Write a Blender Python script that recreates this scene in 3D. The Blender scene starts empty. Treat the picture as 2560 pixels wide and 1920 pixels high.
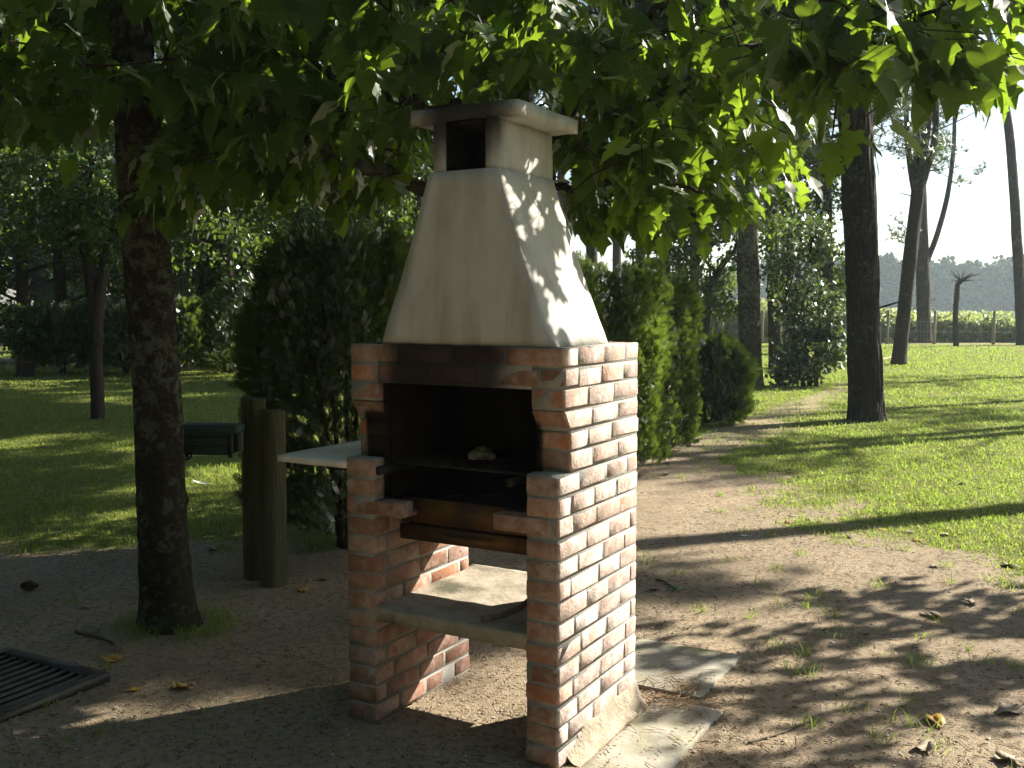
import bpy, math, random
import numpy as np
from mathutils import Vector, Matrix

# ------------------------------------------------------------------ camera, sky, sun, exposure
S = bpy.context.scene
COL = S.collection
F_PX, PITCH, EYE = 2520.0, 0.0757, 1.592
cam_data = bpy.data.cameras.new('camera')
cam_data.sensor_width = 36.0
cam_data.lens = F_PX / 2560.0 * 36.0
cam_data.clip_start = 0.05
cam_data.clip_end = 3000.0
cam = bpy.data.objects.new('camera', cam_data)
COL.objects.link(cam)
cam.location = (0, 0, EYE)
cam.rotation_euler = (math.pi / 2 - PITCH, 0, 0)
S.camera = cam

SUN_ELEV = math.radians(32.0)
SUN_AZ = math.radians(62.5)            # clockwise from +Y towards +X
world = bpy.data.worlds.new('World')
S.world = world
world.use_nodes = True
wn = world.node_tree
bg = wn.nodes['Background']
sky = wn.nodes.new('ShaderNodeTexSky')
sky.sky_type = 'NISHITA'
sky.sun_disc = False
sky.sun_elevation = SUN_ELEV
sky.sun_rotation = SUN_AZ
sky.air_density = 1.0
sky.dust_density = 1.2
sky.ozone_density = 1.0
wn.links.new(sky.outputs[0], bg.inputs[0])
bg.inputs[1].default_value = 0.05

sun_data = bpy.data.lights.new('sun', 'SUN')
sun_data.energy = 5.0
sun_data.angle = math.radians(0.53)
sun_data.color = (1.0, 0.93, 0.80)
sun = bpy.data.objects.new('sun', sun_data)
COL.objects.link(sun)
sdir = Vector((math.cos(SUN_ELEV) * math.sin(SUN_AZ), math.cos(SUN_ELEV) * math.cos(SUN_AZ), math.sin(SUN_ELEV)))
sun.rotation_euler = sdir.to_track_quat('Z', 'Y').to_euler()
sun.location = sdir * 60

S.view_settings.view_transform = 'Standard'
S.view_settings.look = 'None'
S.view_settings.exposure = 1.85
S.view_settings.gamma = 1.0
S.view_settings.use_curve_mapping = False
S.render.engine = 'CYCLES'
S.cycles.use_denoising = True
S.cycles.max_bounces = 5
S.cycles.diffuse_bounces = 2
S.cycles.glossy_bounces = 2
S.cycles.transmission_bounces = 3
S.cycles.volume_bounces = 1
S.cycles.transparent_max_bounces = 8
S.cycles.sample_clamp_indirect = 6.0

# ------------------------------------------------------------------ helpers
rng = np.random.default_rng(7)
random.seed(7)


def ray(px, py):
    r = (px - 1280.0) / F_PX
    up = (960.0 - py) / F_PX
    return np.array([r, math.cos(PITCH) + up * math.sin(PITCH), -math.sin(PITCH) + up * math.cos(PITCH)])


def at(px, py, Y):
    """point of that pixel's ray at distance Y into the scene"""
    d = ray(px, py)
    return d * (Y / d[1]) + np.array([0, 0, EYE])


def ground(px, py, z=0.0):
    d = ray(px, py)
    return d * ((z - EYE) / d[2]) + np.array([0, 0, EYE])


def project(P):
    P = np.asarray(P, float)
    x, y, z = P[..., 0], P[..., 1], P[..., 2] - EYE
    d = y * math.cos(PITCH) - z * math.sin(PITCH)
    up = y * math.sin(PITCH) + z * math.cos(PITCH)
    return 1280 + F_PX * x / d, 960 - F_PX * up / d, d


def _hash(ix, iy, iz, seed):
    h = (ix * 374761393 + iy * 668265263 + iz * 2147483647 + seed * 1274126177) & 0xffffffff
    h = ((h ^ (h >> 13)) * 1274126177) & 0xffffffff
    h = ((h ^ (h >> 16)) * 2246822519) & 0xffffffff
    return ((h ^ (h >> 15)) & 0xffff) / 65535.0


def noise(x, y, z=0.0, seed=0):
    x, y, z = np.broadcast_arrays(np.asarray(x, float), np.asarray(y, float), np.asarray(z, float))
    ix, iy, iz = np.floor(x).astype(np.int64), np.floor(y).astype(np.int64), np.floor(z).astype(np.int64)
    fx, fy, fz = x - ix, y - iy, z - iz
    fx, fy, fz = [f * f * (3 - 2 * f) for f in (fx, fy, fz)]
    r = 0.0
    for a in (0, 1):
        for b in (0, 1):
            for c in (0, 1):
                w = (fx if a else 1 - fx) * (fy if b else 1 - fy) * (fz if c else 1 - fz)
                r = r + w * _hash(ix + a, iy + b, iz + c, seed)
    return r * 2 - 1


def fbm(x, y, z=0.0, seed=0, octaves=4):
    r, a, t = 0.0, 1.0, 0.0
    for i in range(octaves):
        r = r + a * noise(np.asarray(x) * 2 ** i, np.asarray(y) * 2 ** i, np.asarray(z) * 2 ** i, seed + i)
        t += a
        a *= 0.5
    return r / t


def smooth(a, b, x):
    t = np.clip((x - a) / (b - a), 0, 1)
    return t * t * (3 - 2 * t)


class MB:
    """collects shapes for one mesh"""

    def __init__(self):
        self.v, self.q, self.t, self.n = [], [], [], 0

    def add(self, v, quads=None, tris=None):
        v = np.asarray(v, float).reshape(-1, 3)
        if quads is not None and len(quads):
            self.q.append(np.asarray(quads, int).reshape(-1, 4) + self.n)
        if tris is not None and len(tris):
            self.t.append(np.asarray(tris, int).reshape(-1, 3) + self.n)
        self.v.append(v)
        self.n += len(v)
        return self

    def box(self, x0, x1, y0, y1, z0, z1, jit=0.0):
        v = np.array([[x, y, z] for z in (z0, z1) for y in (y0, y1) for x in (x0, x1)], float)
        if jit:
            v += rng.uniform(-jit, jit, v.shape)
        return self.add(v, [[0, 2, 3, 1], [4, 5, 7, 6], [0, 1, 5, 4], [2, 6, 7, 3], [0, 4, 6, 2], [1, 3, 7, 5]])

    def tube(self, pts, rad, sides=8, cap=True, bark=0.0, fa=6.0, fz=2.0, seed=0):
        pts = np.asarray(pts, float)
        rad = np.broadcast_to(np.asarray(rad, float), (len(pts),))
        tg = np.gradient(pts, axis=0)
        tg /= np.linalg.norm(tg, axis=1)[:, None] + 1e-12
        ref = np.array([1.0, 0, 0]) if abs(tg[0][0]) < 0.8 else np.array([0, 1.0, 0])
        N = []
        n = ref - tg[0] * (ref @ tg[0])
        n /= np.linalg.norm(n)
        for k in range(len(pts)):
            n = n - tg[k] * (n @ tg[k])
            n /= np.linalg.norm(n) + 1e-12
            N.append(n)
        N = np.array(N)
        B = np.cross(tg, N)
        a = np.linspace(0, 2 * np.pi, sides, endpoint=False)
        ca, sa = np.cos(a), np.sin(a)
        R = np.repeat(rad[:, None], sides, 1)
        if bark:
            L = np.concatenate([[0], np.cumsum(np.linalg.norm(np.diff(pts, axis=0), axis=1))])
            nz = noise(ca[None, :] * fa, sa[None, :] * fa, L[:, None] * fz, seed)
            nz2 = noise(ca[None, :] * fa * 2.3, sa[None, :] * fa * 2.3, L[:, None] * fz * 2.5, seed + 5)
            lump = noise(ca[None, :] * 1.2, sa[None, :] * 1.2, L[:, None] * 1.3, seed + 9)
            R = R + bark * (np.abs(nz) * -1.6 + 0.6 + nz2 * 0.5) + bark * 1.2 * lump
        v = pts[:, None, :] + R[..., None] * (ca[None, :, None] * N[:, None, :] + sa[None, :, None] * B[:, None, :])
        m = len(pts)
        i = np.arange(m - 1)[:, None] * sides
        j = np.arange(sides)[None, :]
        j2 = (j + 1) % sides
        q = np.stack([i + j, i + j2, i + sides + j2, i + sides + j], -1).reshape(-1, 4)
        vv = v.reshape(-1, 3)
        t = []
        if cap:
            vv = np.vstack([vv, pts[:1], pts[-1:]])
            c0, c1 = m * sides, m * sides + 1
            for k in range(sides):
                k2 = (k + 1) % sides
                t.append([c0, k2, k])
                t.append([c1, (m - 1) * sides + k, (m - 1) * sides + k2])
        return self.add(vv, q, t)

    def mesh(self, name, smooth_faces=False):
        me = bpy.data.meshes.new(name)
        v = np.concatenate(self.v) if self.v else np.zeros((0, 3))
        q = np.concatenate(self.q) if self.q else np.zeros((0, 4), int)
        t = np.concatenate(self.t) if self.t else np.zeros((0, 3), int)
        me.vertices.add(len(v))
        me.vertices.foreach_set('co', v.astype(np.float32).ravel())
        loops = np.concatenate([q.ravel(), t.ravel()])
        me.loops.add(len(loops))
        me.loops.foreach_set('vertex_index', loops.astype(np.int32))
        tot = np.concatenate([np.full(len(q), 4), np.full(len(t), 3)])
        st = np.concatenate([[0], np.cumsum(tot)[:-1]]) if len(tot) else tot
        me.polygons.add(len(tot))
        me.polygons.foreach_set('loop_start', st.astype(np.int32))
        try:
            me.polygons.foreach_set('loop_total', tot.astype(np.int32))
        except Exception:
            pass
        me.update(calc_edges=True)
        if smooth_faces:
            me.polygons.foreach_set('use_smooth', np.ones(len(tot), bool))
        return me

    def build(self, name, mat, parent=None, smooth_faces=False):
        return link(name, self.mesh(name, smooth_faces), mat, parent)


def link(name, me, mat, parent=None):
    if mat is not None and not len(me.materials):
        me.materials.append(mat)
    o = bpy.data.objects.new(name, me)
    COL.objects.link(o)
    if parent is not None:
        o.parent = parent
    return o


def tag(o, label=None, cat=None, group=None, kind=None):
    if label:
        o['label'] = label
    if cat:
        o['category'] = cat
    if group:
        o['group'] = group
    if kind:
        o['kind'] = kind
    return o


def thing(name, loc, label, cat, group=None, rz=0.0):
    o = bpy.data.objects.new(name, None)
    o.empty_display_size = 0.1
    COL.objects.link(o)
    o.location = loc
    o.rotation_euler = (0, 0, rz)
    return tag(o, label, cat, group)


def bez(p0, p1, p2, n):
    t = np.linspace(0, 1, n)[:, None]
    return (1 - t) ** 2 * np.asarray(p0) + 2 * t * (1 - t) * np.asarray(p1) + t ** 2 * np.asarray(p2)


def spline(P, n):
    """Catmull-Rom through P"""
    P = np.asarray(P, float)
    P = np.vstack([2 * P[0] - P[1], P, 2 * P[-1] - P[-2]])
    out = []
    m = len(P) - 3
    for s in np.linspace(0, m - 1e-6, n):
        i = int(s)
        t = s - i
        p0, p1, p2, p3 = P[i:i + 4]
        out.append(0.5 * (2 * p1 + (p2 - p0) * t + (2 * p0 - 5 * p1 + 4 * p2 - p3) * t * t + (3 * p1 - p0 - 3 * p2 + p3) * t ** 3))
    return np.array(out)


def scatter(base_v, base_q, base_t, pos, D, Nn, scale):
    """copies of one small shape: local x = D x N, local y along D, local z along N"""
    D = D / (np.linalg.norm(D, axis=1)[:, None] + 1e-9)
    Nn = Nn - D * (D * Nn).sum(1)[:, None]
    Nn = Nn / (np.linalg.norm(Nn, axis=1)[:, None] + 1e-9)
    X = np.cross(D, Nn)
    b = np.asarray(base_v, float)
    scale = np.broadcast_to(np.asarray(scale, float), (len(pos),))
    v = pos[:, None, :] + scale[:, None, None] * (b[None, :, 0:1] * X[:, None, :] + b[None, :, 1:2] * D[:, None, :] + b[None, :, 2:3] * Nn[:, None, :])
    k = len(b)
    off = (np.arange(len(pos)) * k)[:, None, None]
    q = (np.asarray(base_q, int).reshape(1, -1, 4) + off).reshape(-1, 4) if base_q is not None and len(base_q) else None
    t = (np.asarray(base_t, int).reshape(1, -1, 3) + off).reshape(-1, 3) if base_t is not None and len(base_t) else None
    return v.reshape(-1, 3), q, t


def rand_dir(n):
    d = rng.normal(size=(n, 3))
    return d / np.linalg.norm(d, axis=1)[:, None]


# ------------------------------------------------------------------ materials
class NT:
    def __init__(self, name):
        self.m = bpy.data.materials.new(name)
        self.m.use_nodes = True
        self.t = self.m.node_tree
        self.t.nodes.clear()
        self.out = self.t.nodes.new('ShaderNodeOutputMaterial')

    def n(self, typ, ins=None, **kw):
        nd = self.t.nodes.new('ShaderNode' + typ)
        for k, v in kw.items():
            setattr(nd, k, v)
        for k, v in (ins or {}).items():
            self.set(nd.inputs[k], v)
        return nd

    def set(self, sock, v):
        if isinstance(v, bpy.types.NodeSocket):
            self.t.links.new(v, sock)
        elif isinstance(v, tuple) and len(v) == 3 and sock.type == 'RGBA':
            sock.default_value = (*v, 1)
        else:
            sock.default_value = v

    def math(self, op, a, b=0.0, c=0.0):
        nd = self.n('Math', operation=op)
        self.set(nd.inputs[0], a)
        self.set(nd.inputs[1], b)
        self.set(nd.inputs[2], c)
        return nd.outputs[0]

    def mix(self, f, a, b):
        nd = self.n('Mix', data_type='RGBA')
        self.set(nd.inputs[0], f)
        self.set(nd.inputs[6], a)
        self.set(nd.inputs[7], b)
        return nd.outputs[2]

    def noise(self, vec, scale, detail=4.0, rough=0.55, dist=0.0):
        nd = self.n('TexNoise', {'Scale': scale, 'Detail': detail, 'Roughness': rough, 'Distortion': dist})
        if vec is not None:
            self.set(nd.inputs['Vector'], vec)
        return nd.outputs['Fac']

    def ramp(self, f, lo, hi):
        nd = self.n('MapRange', {'From Min': lo, 'From Max': hi}, interpolation_type='SMOOTHSTEP')
        self.set(nd.inputs['Value'], f)
        return nd.outputs[0]

    def obj(self):
        return self.n('TexCoord').outputs['Object']

    def pos(self):
        return self.n('NewGeometry').outputs['Position']

    def scalev(self, vec, s):
        nd = self.n('Mapping')
        self.set(nd.inputs['Vector'], vec)
        nd.inputs['Scale'].default_value = s
        return nd.outputs[0]

    def bump(self, h, strength, dist):
        return self.n('Bump', {'Height': h, 'Strength': strength, 'Distance': dist}).outputs[0]

    def finish(self, color, rough=0.85, bump=None, metallic=0.0, spec=0.3):
        b = self.n('BsdfPrincipled', {'Base Color': color, 'Roughness': rough, 'Metallic': metallic})
        b.inputs['Specular IOR Level'].default_value = spec
        if bump is not None:
            self.set(b.inputs['Normal'], bump)
        self.t.links.new(b.outputs[0], self.out.inputs['Surface'])
        return self.m


def rnd_isl(T):
    a = T.n('NewGeometry').outputs['Random Per Island']
    b = T.n('ObjectInfo').outputs['Random']
    return T.math('FRACT', T.math('ADD', a, b))


def leaf_material(name, dark, light, trans, tw=0.5, gloss=0.12, yellow=None, rough=0.42):
    T = NT(name)
    r = rnd_isl(T)
    c = T.mix(r, dark, light)
    nz = T.noise(T.pos(), 14.0, 3)
    c = T.mix(T.ramp(nz, 0.3, 0.8), c, tuple(x * 0.7 for x in dark))
    tc = T.mix(r, trans, tuple(x * 0.62 for x in trans))
    if yellow:
        f = T.ramp(r, 0.993, 0.996)
        c = T.mix(f, c, yellow)
        tc = T.mix(f, tc, yellow)
    d = T.n('BsdfDiffuse', {'Color': c})
    t = T.n('BsdfTranslucent', {'Color': tc})
    m = T.n('MixShader', {0: tw})
    T.t.links.new(d.outputs[0], m.inputs[1])
    T.t.links.new(t.outputs[0], m.inputs[2])
    g = T.n('BsdfGlossy', {'Color': (1.0, 1.0, 1.0), 'Roughness': rough})
    fr = T.n('Fresnel', {'IOR': 1.4})
    m2 = T.n('MixShader', {0: T.math('MULTIPLY', fr.outputs[0], gloss * 6)})
    T.t.links.new(m.outputs[0], m2.inputs[1])
    T.t.links.new(g.outputs[0], m2.inputs[2])
    T.t.links.new(m2.outputs[0], T.out.inputs['Surface'])
    return T.m


M = {}
M['mulberry_leaf'] = leaf_material('mulberry_leaf', (0.016, 0.038, 0.009), (0.030, 0.062, 0.013), (0.33, 0.52, 0.035), 0.45, 0.04, None, 0.5)
M['thuja'] = leaf_material('thuja', (0.020, 0.038, 0.009), (0.065, 0.100, 0.016), (0.22, 0.33, 0.04), 0.35, 0.05, None, 0.55)
M['oak_leaf'] = leaf_material('oak_leaf', (0.020, 0.042, 0.011), (0.042, 0.075, 0.018), (0.24, 0.38, 0.045), 0.34, 0.03, None, 0.55)
M['laurel'] = leaf_material('laurel', (0.030, 0.065, 0.024), (0.055, 0.095, 0.035), (0.20, 0.34, 0.06), 0.3, 0.12, None, 0.4)
M['needle'] = leaf_material('needle', (0.045, 0.070, 0.030), (0.075, 0.10, 0.040), (0.16, 0.24, 0.07), 0.3, 0.08)
M['grass'] = leaf_material('grass', (0.125, 0.185, 0.026), (0.28, 0.30, 0.075), (0.36, 0.50, 0.07), 0.52, 0.03, None, 0.6)
M['crop'] = leaf_material('crop', (0.16, 0.22, 0.06), (0.34, 0.36, 0.15), (0.42, 0.50, 0.16), 0.45, 0.08)


def bark_material(name, dark, mid, lichen, lich_amt=0.62, vscale=3.0, moss=None):
    T = NT(name)
    p = T.obj()
    v = T.scalev(p, (1, 1, 1.0 / vscale))
    a = T.noise(v, 34.0, 8, 0.75, 0.8)
    b = T.noise(p, 5.0, 3)
    c = T.mix(T.ramp(a, 0.35, 0.7), dark, mid)
    c = T.mix(T.ramp(b, 0.35, 0.75), c, tuple(x * 0.6 for x in mid))
    l1 = T.noise(p, 15.0, 8, 0.8, 0.4)
    l2 = T.noise(p, 1.7, 2)
    lm = T.ramp(T.math('ADD', l1, T.math('MULTIPLY', l2, 0.35)), lich_amt + 0.12, lich_amt + 0.18)
    c = T.mix(T.math('MULTIPLY', lm, 0.85), c, lichen)
    if moss:
        z = T.n('SeparateXYZ', {0: T.pos()}).outputs[2]
        mm = T.math('MULTIPLY', T.ramp(z, 0.9, 0.0), T.ramp(T.noise(p, 6.0, 4), 0.4, 0.62))
        c = T.mix(mm, c, moss)
    a2 = T.noise(v, 90.0, 4, 0.7)
    bp = T.bump(T.math('ADD', T.math('ADD', a, T.math('MULTIPLY', a2, 0.4)), T.math('MULTIPLY', lm, 0.15)), 1.0, 0.05)
    return T.finish(c, 0.92, bp, spec=0.15)


M['bark_mulberry'] = bark_material('bark_mulberry', (0.022, 0.018, 0.013), (0.095, 0.078, 0.055), (0.19, 0.195, 0.145), 0.555, 0.7, (0.04, 0.045, 0.015))
M['bark_pine'] = bark_material('bark_pine', (0.022, 0.018, 0.015), (0.105, 0.088, 0.074), (0.17, 0.17, 0.13), 0.62, 4.0)
M['bark_lichen'] = bark_material('bark_lichen', (0.040, 0.033, 0.026), (0.12, 0.10, 0.075), (0.23, 0.22, 0.15), 0.545, 2.0)
M['bark_dark'] = bark_material('bark_dark', (0.040, 0.030, 0.022), (0.11, 0.085, 0.060), (0.24, 0.23, 0.17), 0.66, 2.0)
M['twig'] = bark_material('twig', (0.045, 0.028, 0.018), (0.10, 0.06, 0.035), (0.16, 0.11, 0.07), 0.7, 1.0)

# ground: grass / sand / field colours follow the 'cover' attribute laid down with the sheet
T = NT('ground')
P_ = T.pos()
att = T.n('Attribute', attribute_name='cover')
sep = T.n('SeparateColor', {0: att.outputs['Color']})
g_, f_, w_ = sep.outputs[0], sep.outputs[1], sep.outputs[2]
n1 = T.noise(P_, 1.6, 5, 0.6)
n2 = T.noise(P_, 28.0, 5, 0.65)
n3 = T.noise(P_, 170.0, 3, 0.6)
n4 = T.noise(P_, 7.0, 4, 0.6)
sand = T.mix(T.ramp(n1, 0.3, 0.7), (0.47, 0.375, 0.26), (0.37, 0.295, 0.205))
sand = T.mix(T.ramp(n2, 0.42, 0.72), sand, (0.24, 0.19, 0.135))
sand = T.mix(T.math('MULTIPLY', T.ramp(n3, 0.55, 0.78), 0.8), sand, (0.085, 0.06, 0.04))
sand = T.mix(T.math('MULTIPLY', T.ramp(n3, 0.40, 0.25), 0.6), sand, (0.42, 0.35, 0.26))
turf = T.mix(T.ramp(n4, 0.35, 0.65), (0.15, 0.19, 0.035), (0.26, 0.265, 0.075))
turf = T.mix(T.ramp(n1, 0.45, 0.75), turf, (0.20, 0.17, 0.075))
turf = T.mix(T.math('MULTIPLY', T.ramp(n3, 0.45, 0.75), 0.5), turf, (0.05, 0.055, 0.016))
gm = T.ramp(T.math('ADD', g_, T.math('MULTIPLY', T.math('SUBTRACT', n2, 0.5), 0.9)), 0.36, 0.62)
col = T.mix(gm, sand, turf)
field = T.mix(T.ramp(n1, 0.35, 0.65), (0.30, 0.27, 0.11), (0.20, 0.22, 0.07))
col = T.mix(f_, col, field)
wood = T.mix(T.ramp(n4, 0.35, 0.65), (0.085, 0.062, 0.035), (0.055, 0.062, 0.022))
col = T.mix(w_, col, wood)
hgt = T.math('ADD', T.math('MULTIPLY', n2, 0.6), T.math('MULTIPLY', n3, 0.55))
M['ground'] = T.finish(col, 0.95, T.bump(hgt, 1.0, 0.05), spec=0.1)

# soot around the fire opening, placed in the barbecue's own coordinates
BBQ_YAW, BBQ_W, BBQ_D, BBQ_H = 0.517, 0.916, 0.675, 1.46
cU = np.array([math.cos(BBQ_YAW), -math.sin(BBQ_YAW)])
cV = np.array([math.sin(BBQ_YAW), math.cos(BBQ_YAW)])
bbq_o = np.array([0.162, 3.367]) - BBQ_W * cU
bbq = thing('brick_barbecue', (bbq_o[0], bbq_o[1], 0), 'tall brick barbecue with whitewashed tapering chimney hood and open fire mouth', 'barbecue', rz=-BBQ_YAW)


def bw(u, v, z=0.0):
    q = bbq_o + u * cU + v * cV
    return np.array([q[0], q[1], z])


def soot_mask(T, kind):
    tc = T.n('TexCoord')
    tc.object = bbq
    s = T.n('SeparateXYZ', {0: tc.outputs['Object']})
    u, v, z = s.outputs
    nz = T.math('MULTIPLY', T.math('SUBTRACT', T.noise(tc.outputs['Object'], 9.0, 4), 0.5), 0.16)
    if kind == 'brick':
        du = T.math('ABSOLUTE', T.math('SUBTRACT', u, 0.42))
        a = T.ramp(T.math('ADD', du, nz), 0.36, 0.20)                       # over the mouth
        b = T.ramp(T.math('ADD', z, nz), 1.20, 1.30)
        c = T.ramp(v, 0.20, 0.10)
        front = T.math('MULTIPLY', T.math('MULTIPLY', a, b), c)
        d = T.ramp(T.math('ADD', du, T.math('MULTIPLY', nz, 0.2)), 0.395, 0.375)      # inside the mouth
        e = T.ramp(z, 0.80, 0.84)
        f = T.ramp(v, 0.055, 0.075)
        g = T.ramp(v, 0.655, 0.645)
        ins = T.math('MULTIPLY', T.math('MULTIPLY', d, e), T.math('MULTIPLY', f, g))
        return T.math('MAXIMUM', T.math('MULTIPLY', front, 0.90), T.math('MULTIPLY', ins, 0.97))
    du = T.math('ABSOLUTE', T.math('SUBTRACT', u, 0.466))
    a = T.ramp(T.math('ADD', z, T.math('MULTIPLY', nz, 0.8)), 2.06, 2.24)
    b = T.ramp(T.math('ADD', v, T.math('MULTIPLY', nz, .5)), 0.22, 0.12)
    c = T.ramp(T.math('ADD', du, nz), 0.30, 0.10)
    return T.math('MULTIPLY', T.math('MULTIPLY', a, b), T.math('MULTIPLY', c, 0.93))


T = NT('brick')
p = T.obj()
rb = T.n('ObjectInfo').outputs['Random']
c = T.mix(T.ramp(rb, 0.0, 0.55), (0.155, 0.080, 0.052), (0.235, 0.120, 0.078))
c = T.mix(T.ramp(rb, 0.72, 0.97), c, (0.36, 0.125, 0.045))
pw = T.pos()
c = T.mix(T.math('MULTIPLY', T.ramp(T.noise(pw, 17.0, 4), 0.45, 0.75), 0.6), c, (0.22, 0.10, 0.07))
smear = T.ramp(T.math('ADD', T.noise(pw, 19.0, 8, 0.68, 0.3), T.math('MULTIPLY', T.math('FRACT', T.math('MULTIPLY', rb, 7.31)), 0.16)), 0.42, 0.86)
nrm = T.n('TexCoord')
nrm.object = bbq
side = T.ramp(T.n('SeparateXYZ', {0: nrm.outputs['Object']}).outputs[0], 0.90, 0.913)   # paler towards the barbecue's right side
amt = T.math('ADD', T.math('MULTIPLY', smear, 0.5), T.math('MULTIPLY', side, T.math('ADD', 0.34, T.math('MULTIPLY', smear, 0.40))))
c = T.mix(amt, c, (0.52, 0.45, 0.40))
pit = T.ramp(T.noise(pw, 60.0, 3), 0.68, 0.74)
c = T.mix(pit, c, (0.06, 0.035, 0.028))
c = T.mix(soot_mask(T, 'brick'), c, (0.006, 0.005, 0.004))
h = T.math('SUBTRACT', T.noise(pw, 90.0, 4), T.math('MULTIPLY', pit, 1.2))
M['brick'] = T.finish(c, 0.9, T.bump(h, 0.55, 0.006), spec=0.2)

T = NT('mortar')
p = T.obj()
c = T.mix(T.noise(p, 22.0, 5), (0.20, 0.19, 0.172), (0.31, 0.297, 0.272))
c = T.mix(soot_mask(T, 'brick'), c, (0.006, 0.005, 0.004))
M['mortar'] = T.finish(c, 0.95, T.bump(T.noise(p, 120.0, 4), 0.8, 0.006), spec=0.1)

T = NT('whitewash')
p = T.obj()
st = T.scalev(p, (1.0, 1.0, 0.25))
c = T.mix(T.ramp(T.noise(st, 9.0, 5), 0.40, 0.75), (0.45, 0.435, 0.41), (0.30, 0.275, 0.24))
c = T.mix(T.math('MULTIPLY', T.ramp(T.noise(p, 3.0, 3), 0.5, 0.75), 0.4), c, (0.36, 0.32, 0.26))
c = T.mix(T.math('MULTIPLY', T.ramp(T.noise(p, 46.0, 2), 0.72, 0.76), 0.35), c, (0.20, 0.17, 0.13))
c = T.mix(soot_mask(T, 'hood'), c, (0.010, 0.008, 0.006))
h = T.math('ADD', T.noise(p, 16.0, 4), T.math('MULTIPLY', T.noise(p, 120.0, 3), 0.3))
M['whitewash'] = T.finish(c, 0.9, T.bump(h, 0.5, 0.012), spec=0.15)


def simple(name, a, b, scale, rough=0.85, bump=0.3, metallic=0.0, spec=0.3, third=None, stretch=None, dist=0.01):
    T = NT(name)
    p = T.obj()
    if stretch:
        p = T.scalev(p, stretch)
    n = T.noise(p, scale, 5, 0.6)
    c = T.mix(T.ramp(n, 0.32, 0.68), a, b)
    if third:
        c = T.mix(T.ramp(T.noise(p, scale * 0.35, 4), 0.5, 0.68), c, third)
    return T.finish(c, rough, T.bump(T.noise(p, scale * 5, 3), bump, dist), metallic, spec)


M['soot'] = simple('soot', (0.006, 0.005, 0.004), (0.014, 0.012, 0.010), 12, 0.95, 0.6, spec=0.05)
M['concrete'] = simple('concrete', (0.34, 0.32, 0.27), (0.24, 0.225, 0.18), 7, 0.92, 0.4, third=(0.20, 0.195, 0.11), spec=0.1)
M['shelf_concrete'] = simple('shelf_concrete', (0.34, 0.30, 0.24), (0.22, 0.19, 0.145), 9, 0.92, 0.5, third=(0.085, 0.08, 0.055), spec=0.1)
M['white_slab'] = simple('white_slab', (0.62, 0.60, 0.55), (0.52, 0.49, 0.44), 8, 0.75, 0.2, spec=0.2)
M['rusty_steel'] = simple('rusty_steel', (0.12, 0.055, 0.016), (0.050, 0.030, 0.016), 9, 0.62, 0.3, 0.35, third=(0.20, 0.095, 0.022), dist=0.003)
M['black_iron'] = simple('black_iron', (0.018, 0.018, 0.018), (0.035, 0.032, 0.028), 20, 0.55, 0.3, 0.6, dist=0.003)
M['grate_iron'] = simple('grate_iron', (0.030, 0.034, 0.034), (0.055, 0.05, 0.042), 20, 0.45, 0.3, 0.7, dist=0.003)
M['pit_shade'] = simple('pit_shade', (0.012, 0.011, 0.009), (0.03, 0.026, 0.02), 8, 0.95, 0.4, spec=0.05)
M['ash'] = simple('ash', (0.20, 0.19, 0.18), (0.08, 0.075, 0.07), 30, 0.95, 0.8, third=(0.05, 0.045, 0.04), dist=0.004)
M['post_wood'] = simple('post_wood', (0.095, 0.088, 0.040), (0.032, 0.032, 0.015), 22, 0.9, 1.0, stretch=(1, 1, 0.06), third=(0.09, 0.085, 0.045))
M['fence_wood'] = simple('fence_wood', (0.30, 0.26, 0.20), (0.20, 0.17, 0.13), 14, 0.85, 0.5, stretch=(1, 1, 0.15))
M['canvas'] = simple('canvas', (0.030, 0.060, 0.050), (0.022, 0.046, 0.038), 40, 0.8, 0.4, dist=0.002)
M['strap'] = simple('strap', (0.012, 0.013, 0.012), (0.022, 0.022, 0.020), 60, 0.7, 0.3, dist=0.001)
M['wire'] = simple('wire', (0.42, 0.42, 0.40), (0.30, 0.30, 0.28), 20, 0.5, 0.1, 0.6)
M['stick'] = simple('stick', (0.16, 0.125, 0.09), (0.085, 0.065, 0.045), 30, 0.9, 0.5)
M['dry_leaf'] = simple('dry_leaf', (0.27, 0.225, 0.16), (0.15, 0.12, 0.085), 25, 0.75, 0.4, dist=0.004)
M['yellow_leaf'] = simple('yellow_leaf', (0.42, 0.26, 0.04), (0.30, 0.16, 0.03), 25, 0.6, 0.3, dist=0.004)
M['rust_leaf'] = simple('rust_leaf', (0.38, 0.14, 0.025), (0.24, 0.08, 0.02), 25, 0.7, 0.3, dist=0.004)
M['green_leaf'] = simple('green_leaf', (0.16, 0.24, 0.06), (0.10, 0.17, 0.04), 25, 0.5, 0.3, dist=0.004)
M['feather'] = simple('feather', (0.78, 0.77, 0.74), (0.66, 0.65, 0.62), 40, 0.6, 0.2, dist=0.002)
M['foot'] = simple('foot', (0.34, 0.29, 0.22), (0.25, 0.21, 0.155), 16, 0.95, 0.7, spec=0.1)
M['litter'] = simple('litter', (0.13, 0.075, 0.035), (0.05, 0.03, 0.018), 3, 0.9, 0.2)
M['straw'] = simple('straw', (0.30, 0.21, 0.12), (0.19, 0.125, 0.07), 3, 0.8, 0.2)
M['pebble'] = simple('pebble', (0.34, 0.30, 0.25), (0.18, 0.15, 0.12), 5, 0.85, 0.3)
M['cone'] = simple('cone', (0.075, 0.045, 0.025), (0.04, 0.024, 0.014), 30, 0.85, 0.4)
M['hose'] = simple('hose', (0.42, 0.26, 0.10), (0.34, 0.20, 0.08), 10, 0.5, 0.1)
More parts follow.
